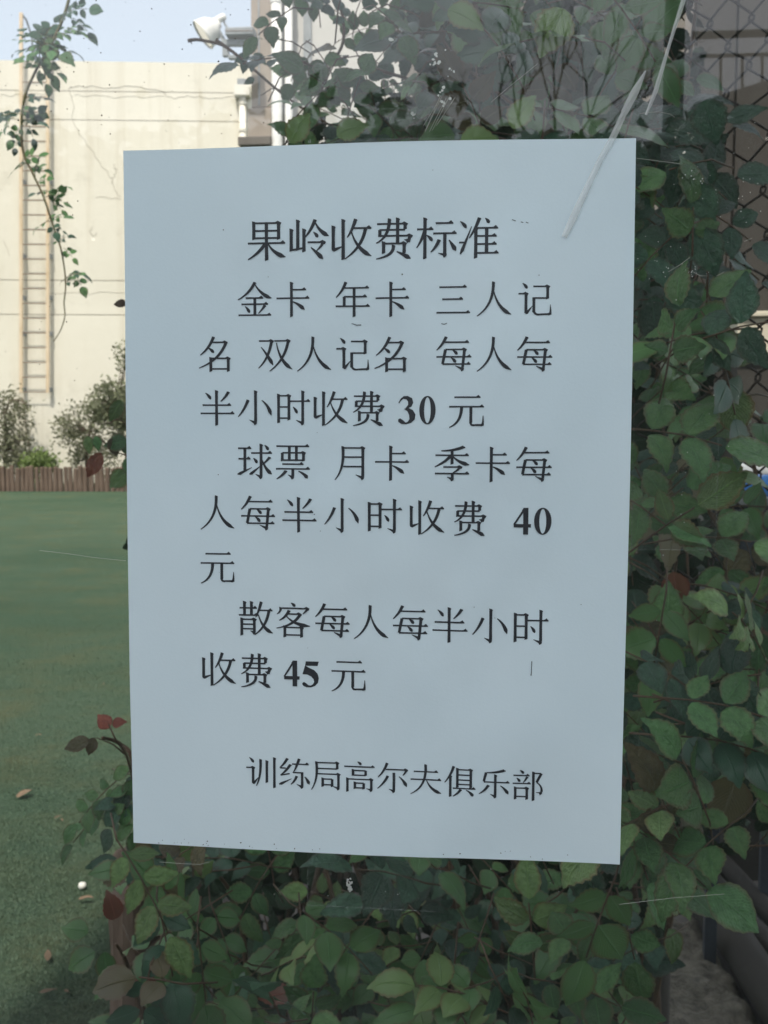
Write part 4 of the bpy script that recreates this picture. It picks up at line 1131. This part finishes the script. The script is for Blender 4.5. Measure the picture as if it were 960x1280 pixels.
def strokes(code):
    for tok in code.split(';'):
        f = tok.split(); k = f[0]; a = [float(q) for q in f[1:]]
        if k == 'h':
            x0, y0, x1 = a[:3]
            yield strip([(x0, y0 + .6, HT * 1.25), (x0 + 3, y0, HT), (x1 - 6, y0, HT), (x1, y0, HT)])
            yield [((x1 - 12, y0 - HT + .4), (x1 - 5, y0 - 6.5), (x1 + 1.0, y0 + HT * .6), (x1 - 4, y0 + HT))]
        elif k == 'g':
            x0, y0, x1 = a[:3]; y1 = a[3] if len(a) > 3 else y0
            yield strip([(x0, y0, HT), ((x0 + x1) / 2, (y0 + y1) / 2, HT), (x1, y1, HT)])
        elif k == 'z':
            x, y = a
            yield [((x - 9, y - HT + .3), (x - 2, y - 5.2), (x + VT + 3, y - .5), (x + VT, y + 5)), ((x - 9, y - HT + .3), (x + VT, y + 5), (x - VT, y + 5), (x - VT, y))]
        elif k in 'vw':
            x, y0, y1 = a
            if k == 'v': yield [((x - 4.5, y0 - 3), (x + 3, y0 - 1.2), (x + 6, y0 + 1.8), (x + VT, y0 + 5)), ((x - 4.5, y0 - 3), (x + VT, y0 + 5), (x - VT, y0 + 7), (x - VT, y0 + 2))]
            yield strip([(x, y0, VT), (x, (y0 + y1) / 2, VT * .93), (x, y1 - 2, VT)])
            yield [((x - VT, y1 - 2), (x + VT, y1 - 2), (x + VT, y1 - 1), (x - VT, y1 + 1.8))]
        elif k == 'q':
            x0, y0, x1, y1 = a; yield strip([(x0, y0, VT), (x1, y1, VT * .9)])
        elif k == 'p':
            P = [(a[0], a[1]), (a[2], a[3]), (a[4], a[5])]
            L = math.hypot(a[4] - a[0], a[5] - a[1])
            big = VT if L > 30 else VT * .85
            yield [((P[0][0] - 4, P[0][1] - 2.5), (P[0][0] + 3.5, P[0][1] - .5), (P[0][0] + 5, P[0][1] + 3), (P[0][0] - 3, P[0][1] + 4))]
            yield strip([(*qbez(*P, t / 10), big * (1 - .70 * (t / 10) ** 1.8)) for t in range(11)])
        elif k == 'p3':
            P = [(a[0], a[1]), (a[2], a[3]), (a[4], a[5])]
            yield strip([(*qbez(*P, t / 8), 1.6 + 2.2 * t / 8) for t in range(9)])
        elif k == 'n':
            P = [(a[0], a[1]), (a[2], a[3]), (a[4], a[5])]
            path = []
            for t in range(12):
                u = t / 11; x, y = qbez(*P, u)
                hw = 1.3 + 4.3 * min(1, u / .8) ** 1.1
                if u > .8: hw *= max(.12, 1 - (u - .8) / .2 * .9)
                path.append((x, y, hw))
            yield strip(path)
        elif k == 'd':
            x0, y0, x1, y1 = a; mx, my = (x0 + x1) / 2 + (y1 - y0) * .12, (y0 + y1) / 2 - (x1 - x0) * .12
            P = [(x0, y0), (mx, my), (x1, y1)]; W_ = (.9, 1.7, 2.6, 3.4, 4.1, 4.3, 3.5, 1.2)
            yield strip([(*qbez(*P, t / 7), W_[t]) for t in range(8)])
        elif k == 't':
            x0, y0, x1, y1 = a
            yield strip([(x0 - 1, y0 - 1, 1.5), (x0 + (x1 - x0) * .16, y0 + (y1 - y0) * .16, 4.2), (x0 + (x1 - x0) * .5, y0 + (y1 - y0) * .5, 2.8), (x1, y1, .7)])
        elif k == 'j':
            x0, y0, x1, y1 = a
            if abs(x1 - x0) > 6:
                yield [((x0 + VT, y0 - 9), (x0 + VT * .7, y0 - 3), (x0 - 3, y0 + .5), (x0 - 6, y0 - 5)), ((x0 + VT, y0 - 9), (x0 - 6, y0 - 5), (x1, y1 - 1), (x1 + .5, y1 - 2.2)), ((x0 + VT, y0 - 9), (x1 + .5, y1 - 2.2), (x0 - VT, y0 - 9), (x0 - VT, y0 - 10))]
            else:
                yield strip([(x0 - 6, y0 - 1, 3.2), (x0, y0 - 3, 4.2), (x0 + .6, y0 - 10, 2.6), (x1, y1, .8)])
        elif k == 'c':
            P = [(a[0], a[1]), (a[2] - 6, a[3] + 2), (a[2] + 8, a[3] - 1)]
            yield strip([(*qbez(*P, t / 5), 3.4 - .2 * t) for t in range(6)] + [(a[4], a[5], 2.8)])
def arc(cx, cy, rx, ry, a0, a1, w0, w1, wm, n=18):
    o = []
    for i in range(n + 1):
        t = a0 + (a1 - a0) * i / n
        u = i / n; hw = w0 + (w1 - w0) * u + (wm) * sin(pi * u)
        o.append((cx + rx * cos(R(t)), cy + ry * sin(R(t)), hw))
    return strip(o)
def pairs(L): return [(L[i][0], L[i][1], L[i + 1][1], L[i + 1][0]) for i in range(len(L) - 1)]
def ring():
    o = []; n = 40
    for i in range(n):
        t0, t1 = 2 * pi * i / n, 2 * pi * (i + 1) / n
        O = lambda t: (50 + 47 * cos(t), 50 + 50 * sin(t)); I = lambda t: (50 + 19 * cos(t), 50 + 45.5 * sin(t))
        o.append((I(t0), O(t0), O(t1), I(t1)))
    return o
DG = {'0': [ring()],
      '4': [strip([(62, 3, 5), (2, 64, 4)]), strip([(2, 67, 6.5), (97, 67, 6.5)]), strip([(68, 0, 14), (68, 100, 14)]), [((45, 10), (56, 0), (82, 0), (82, 10))]],
      '5': [[((22, 0), (97, 0), (90, 17), (17, 17))], pairs([((17, 16), (2, 50)), ((45, 26), (30, 51)), ((70, 33), (52, 58)), ((90, 47), (66, 68)), ((97, 64), (70, 79)), ((92, 82), (62, 88)), ((75, 94), (50, 93)), ((52, 100), (36, 92)), ((25, 100), (22, 84)), ((6, 95), (10, 80)), ((0, 88), (2, 84))])],
      '3': [pairs([((2, 24), (7, 26)), ((14, 10), (16, 17)), ((30, 1), (28, 10)), ((52, 0), (44, 12)), ((76, 8), (54, 20)), ((82, 24), (54, 32)), ((72, 38), (40, 44)), ((50, 46), (32, 47))]),
            pairs([((52, 42), (34, 48)), ((80, 50), (50, 54)), ((94, 66), (60, 68)), ((90, 84), (62, 82)), ((70, 96), (54, 92)), ((44, 101), (42, 95)), ((18, 100), (26, 86)), ((2, 93), (12, 80)), ((0, 87), (4, 82))])]}
LINES = [
('果岭收费标准', [(-44.03, 110.42, 17.91), (-26.1, 110.33, 17.83), (-8.64, 110.25, 17.76), (9.0, 110.17, 17.69), (26.17, 110.09, 17.62), (43.37, 110.01, 17.55)]),
('金卡年卡三人记', [(-49.25, 86.27, 15.46), (-33.04, 86.14, 15.4), (-8.12, 85.93, 15.31), (8.27, 85.8, 15.25), (33.04, 85.59, 15.16), (49.61, 85.46, 15.11), (66.22, 85.32, 15.05)]),
('名双人记名每人每', [(-66.13, 63.88, 15.64), (-40.73, 63.76, 15.55), (-24.36, 63.66, 15.49), (-7.94, 63.56, 15.43), (8.03, 63.47, 15.38), (33.56, 63.35, 15.29), (49.87, 63.25, 15.23), (66.21, 63.15, 15.17)]),
('半小时收费30元', [(-65.66, 41.51, 15.6), (-49.54, 41.46, 15.54), (-33.2, 41.41, 15.48), (-17.32, 41.36, 15.43), (-1.39, 41.31, 15.37), (10.75, 46.6, 18.44, 35.1), (19.36, 46.61, 26.54, 34.97), (39.0, 40.74, 15.39)]),
('球票月卡季卡每', [(-49.69, 19.08, 15.83), (-33.28, 18.97, 15.78), (-8.23, 18.93, 15.68), (8.36, 18.83, 15.63), (33.27, 18.8, 15.53), (49.88, 18.7, 15.48), (66.52, 18.61, 15.42)]),
('人每半小时收费40', [(-66.08, -2.76, 15.85), (-48.45, -2.91, 15.78), (-30.63, -3.05, 15.72), (-12.61, -3.2, 15.66), (5.26, -3.34, 15.59), (22.99, -3.47, 15.53), (40.9, -3.61, 15.47), (58.6, 1.08, 65.95, -9.91), (66.77, 1.18, 74.27, -9.95)]),
('元', [(-66.12, -25.66, 15.98)]),
('散客每人每半小时', [(-49.78, -47.7, 16.04), (-33.53, -47.85, 15.98), (-16.71, -47.98, 15.92), (-0.36, -48.11, 15.86), (16.21, -48.24, 15.8), (32.82, -48.37, 15.74), (49.47, -48.49, 15.69), (66.16, -48.6, 15.63)]),
('收费45元', [(-66.01, -69.95, 16.05), (-49.58, -70.19, 15.99), (-37.74, -65.36, -30.69, -76.42), (-29.79, -65.49, -22.4, -76.69), (-9.87, -70.81, 15.85)]),
('训练局高尔夫俱乐部', [(-47.76, -114.41, 14.3), (-33.42, -114.52, 14.25), (-19.35, -114.64, 14.21), (-5.19, -114.75, 14.16), (9.05, -114.86, 14.12), (23.19, -114.96, 14.07), (37.59, -115.06, 14.03), (51.89, -115.15, 13.98), (66.1, -115.24, 13.93)]),
]
lay = 0
def put(mb, quads, fx):
    """lay stroke quads on the curved sheet, each stroke a few microns above the one before"""
    global lay
    lay = (lay + 1) % 24
    off = 0.00010 + lay * 0.000004
    for q in quads:
        P = [fx(x, y) for x, y in q]
        L = max(math.hypot(P[2][0] - P[1][0], P[2][1] - P[1][1]), math.hypot(P[3][0] - P[0][0], P[3][1] - P[0][1]))
        m = max(1, int(L / .0013))              # long strokes follow the curve of the sheet in short steps
        k = len(mb.v)
        for i in range(m + 1):
            t = i / m
            for e0, e1 in ((P[0], P[3]), (P[1], P[2])):
                mb.v.append(PS(e0[0] + (e1[0] - e0[0]) * t, e0[1] + (e1[1] - e0[1]) * t, off))
        for i in range(m): mb.f.append((k + 2 * i, k + 2 * i + 1, k + 2 * i + 3, k + 2 * i + 2))
for text, pos in LINES:
    for ch, ps in zip(text, pos):
        mb = MB()
        if ch in DG:
            x0, z0, x1, z1 = [q / 1000 for q in ps]
            for st in DG[ch]: put(mb, st, lambda x, y: (x0 + (x1 - x0) * x / 100, z0 + (z1 - z0) * y / 100))
        else:
            cx, cz, sz = [q / 1000 for q in ps]; sz = min(sz, 0.0158) if sz < .0165 else sz
            for st in strokes(GL[ch]): put(mb, st, lambda x, y: (cx + (x - 50) / 100 * sz * .955, cz - (y - 50) / 100 * sz * .965))
        mb.build('printed_character', M['ink'], notice)
mb = MB()
for line_ in ([(-8.6, 76.2), (-6.5, 75.6), (-4.6, 75.6)], [(28.4, 75.9), (29.6, 75.6), (30.7, 76.1)], [(66.9, -62.6), (66.7, -68.3)], [(66.5, -68.1), (66.7, -68.6)], [(56.5, 117.2), (58, 116.6)], [(60, 116.2), (61, 116)], [(62, 116.1), (63, 115.7)]):
    put(mb, strip([(x, z, .14) for x, z in line_]), lambda x, y: (x / 1000, y / 1000))
mb.build('print_smudge', M['ink'], notice)
mb = MB(); rg = random.Random(12)
for k in range(46):
    if k < 22: x, z = rg.uniform(-.104, -.02), -PH / 2 + abs(rg.gauss(0, .0012)) + .0006
    elif k < 30: x, z = rg.uniform(.03, .1), -PH / 2 + abs(rg.gauss(0, .002)) + .001
    else: x, z = rg.uniform(-.1, .1), rg.uniform(-.14, .14)
    disc(mb, x, 0, z, rg.uniform(.0001, .00034))
for v in mb.v: v.y = PS(v.x, v.z, .00009).y
o = mb.build('dirt_specks', M['speck_dark'], notice); tag(o, kind='stuff')

# ---- clear tape and the creased film over the notice
def tape(label, x0, x1, z0, z1, off=.00045):
    o = thing('clear_tape', label, 'tape', ((x0 + x1) / 2000, 0, ZP + (z0 + z1) / 2000), 0, 'clear tape strips holding the notice')
    bb = MB(); n = 16; mx, mz = (x0 + x1) / 2000, (z0 + z1) / 2000
    def yy(x, z):
        inside = abs(x) < PW / 2 + .001 and abs(z) < PH / 2 + .001
        return -(bulge(x, z) + .0003 if inside else off)
    for j in range(n + 1):
        for i in range(n + 1):
            x = (x0 + (x1 - x0) * i / n) / 1000; z = (z0 + (z1 - z0) * j / n) / 1000
            bb.v.append(Vector((x - mx, yy(x, z), z - mz)))
    for j in range(n):
        for i in range(n):
            a = j * (n + 1) + i; bb.f.append((a, a + 1, a + n + 2, a + n + 1))
    bb.build('tape_film', M['tape'], o, smooth=True)
    e = MB()
    for (a, c) in (((x0, z0), (x1, z0)), ((x1, z0), (x1, z1)), ((x1, z1), (x0, z1)), ((x0, z1), (x0, z0))):
        pts = []
        for k in range(9):
            x = (a[0] + (c[0] - a[0]) * k / 8) / 1000; z = (a[1] + (c[1] - a[1]) * k / 8) / 1000
            pts.append(Vector((x - mx, yy(x, z) - .0001, z - mz)))
        if abs(pts[0].y - pts[-1].y) < 1: e.tube(pts, .00006, 4)
    e.build('tape_edge', M['tape_edge'], o)
tape('clear tape strip at the top edge of the notice, scratched', -20.2, 34.9, 149, 162.3)
tape('clear tape strip below the bottom edge of the notice', -27.6, 29.6, -172.6, -149.5)
tape('clear tape strip on the right edge of the notice', 106.5, 140, -15.4, 43.5)

film = thing('creased_film_glare', 'long diagonal crease in the clear film over the upper right corner, glare painted white', 'plastic film', (.09, 0, ZP + .13))
def fold(pts, name, mat='crease', off=.0003):
    bb = MB()
    q = []
    for (x, z, hw) in pts: q.append((x, z, hw))
    L = strip(q); m0 = Vector((.09, 0, .13))
    for quad in L:
        k = len(bb.v)
        for (x, z) in quad:
            X, Z = x / 1000, z / 1000
            y = -max(bulge(X, Z) if abs(X) < PW / 2 and abs(Z) < PH / 2 else .0005, .0005) - off
            bb.v.append(Vector((X, y, Z)) - m0)
        mid = (bb.v[k] + bb.v[k + 1]) / 2 + Vector((0, -.0003, 0)); mid2 = (bb.v[k + 2] + bb.v[k + 3]) / 2 + Vector((0, -.0003, 0))
        bb.v += [mid, mid2]
        bb.f += [(k, k + 4, k + 5, k + 3), (k + 4, k + 1, k + 2, k + 5)]
    return bb.build(name, M[mat], film)
fold([(77.3, 110, 1.1), (80.5, 117, 1.5), (85, 127, 1.3), (91, 140, 1.2), (96, 149, 1.3), (100, 158, 1.2)], 'crease')
fold([(100, 158, 1.4), (104, 166, 1.6), (108, 174, .3)], 'crease')
fold([(108.5, 157, .5), (112, 166, .9), (117, 184, .6), (121.5, 199, .9), (125, 212, .8)], 'crease')
# faint soft wrinkle beside it
# ------------------------------------------------------------------ the viewer's side, seen only as reflection
fac = thing('clubhouse', 'long low dark building across the yard behind the viewer', 'building', (0, -20, 0))
zt = mirror(600, 210, 20).z
MB().box(-14, 14, -6, 0, 0, zt - .3).build('wall', M['dark_hedge'], fac)
MB().box(-14.3, 14.3, -6.3, .3, zt - .29, zt).build('roof', M['dark_hedge'], fac)
for k in range(7):
    f_ = MB().box(-12 + k * 3.6, -10.4 + k * 3.6, .001, .05, 1, 2.6).build('window_frame', M['steel_grey'], fac)
gw = thing('added_hedge', 'dark hedge added close behind the viewer to darken reflections in the pane', 'hedge', (0, -2.2, 0))  # added to keep the sunlit paving out of the pane's reflection
hz = mirror(600, 152, 2.2).z
xh = mirror(-300, 152, 2.2).x
MB().box(xh, 1.55, -.5, 0, 0, hz - .26).build('hedge_body', M['dark_hedge'], gw)
b = MB(); rg = random.Random(8)
def hedge_top(x): return hz - .03 + (.12 * noise.noise(Vector((x * 1.3, 0, 8))) - .07 if x < -.05 else 0) + .10 * noise.noise(Vector((x * 2.1, 0, 4))) + .05 * noise.noise(Vector((x * 7, 0, 2))) 
for k in range(10500):
    x = rg.uniform(xh, 1.6)
    p = Vector((x, rg.uniform(-.52, .03), hedge_top(x) + .02 + (rg.gauss(0, .06) if x < -.05 else -abs(rg.gauss(0, .05))))) if k < 7500 else Vector((x, rg.uniform(0, .03), rg.uniform(0, hz)))
    a = Vector([rg.uniform(-1, 1) for _ in range(3)]).normalized() * .03; c = a.cross(Vector([rg.uniform(-1, 1) for _ in range(3)])).normalized() * .018
    m = len(b.v); b.v += [p - a, p + c, p + a, p - c]; b.f.append((m, m + 1, m + 2, m + 3))
o = b.build('hedge_leaves', M['leaf_dark'], gw); tag(o, kind='stuff')
MB().box(1.56, 5, -.5, 0, 0, hz + .35).build('hedge_end', M['dark_hedge'], gw)
rl = thing('balcony_railing', 'dark green railing over a sloping stair wall, reflected at the upper right', 'railing', (0, -6, 0))
def mr(px, py): p = mirror(px, py, 6.0); return Vector((p.x, 0, p.z))
def rbar(name, a, c, r): MB().tube([a, c], r, 8).build(name, M['rail_green'], rl)
rbar('top_rail', mr(866, 44), mr(1100, 36), .022)
rbar('mid_rail', mr(875, 70), mr(1100, 64), .011)
for x in (901, 928, 953, 980, 1006, 1032): rbar('baluster', mr(x, 68), mr(x, 140), .008)
a, c = mr(872, 122), mr(1100, 50)
bb = MB(); bb.v = [Vector(q) for q in ((a.x, -.1, a.z), (c.x, -.1, c.z), (c.x, -.1, 0), (a.x, -.1, 0), (a.x, -.4, a.z), (c.x, -.4, c.z), (c.x, -.4, 0), (a.x, -.4, 0))]
bb.f = [(0, 1, 2, 3), (7, 6, 5, 4), (0, 4, 5, 1), (1, 5, 6, 2), (2, 6, 7, 3), (3, 7, 4, 0)]
bb.build('stair_wall', M['dark_hedge'], rl)
a, c = mr(836, 200), mr(866, -200)
MB().box(a.x, c.x, -.3, -.1, 0, c.z).build('corner_post', M['rail_green'], rl)

bt = thing('bare_tree', 'leafless tree standing behind the viewer, its twigs mirrored above the notice', 'tree', mirror(690, 300, 15).xy.to_3d())
rg = random.Random(31)
tr = MB()
def grow(p, d, L, r, depth):
    q = p + d * L
    tr.tube([p, (p + q) / 2 + Vector([rg.uniform(-.04, .04) * L for _ in range(3)]), q], [r, r * .85, r * .65], 5)
    if depth == 0: return
    for k in range(3 if depth > 1 else 2):
        nd = (d + Vector((rg.uniform(-.75, .75), rg.uniform(-.5, .5), rg.uniform(-.1, .5)))).normalized()
        grow(q, nd, L * rg.uniform(.6, .85), r * .62, depth - 1)
z0 = mirror(690, 175, 15).z
tr.tube([(0, 0, 0), (0.05, 0, z0 * .5), (0, 0, z0)], [.14, .1, .07], 8)
for k in range(5): grow(Vector((0, 0, z0 - .4)), Vector((-1.3 + .65 * k, 0, .9)).normalized(), .8, .026, 4)
tr.build('trunk', M['bark'], bt)
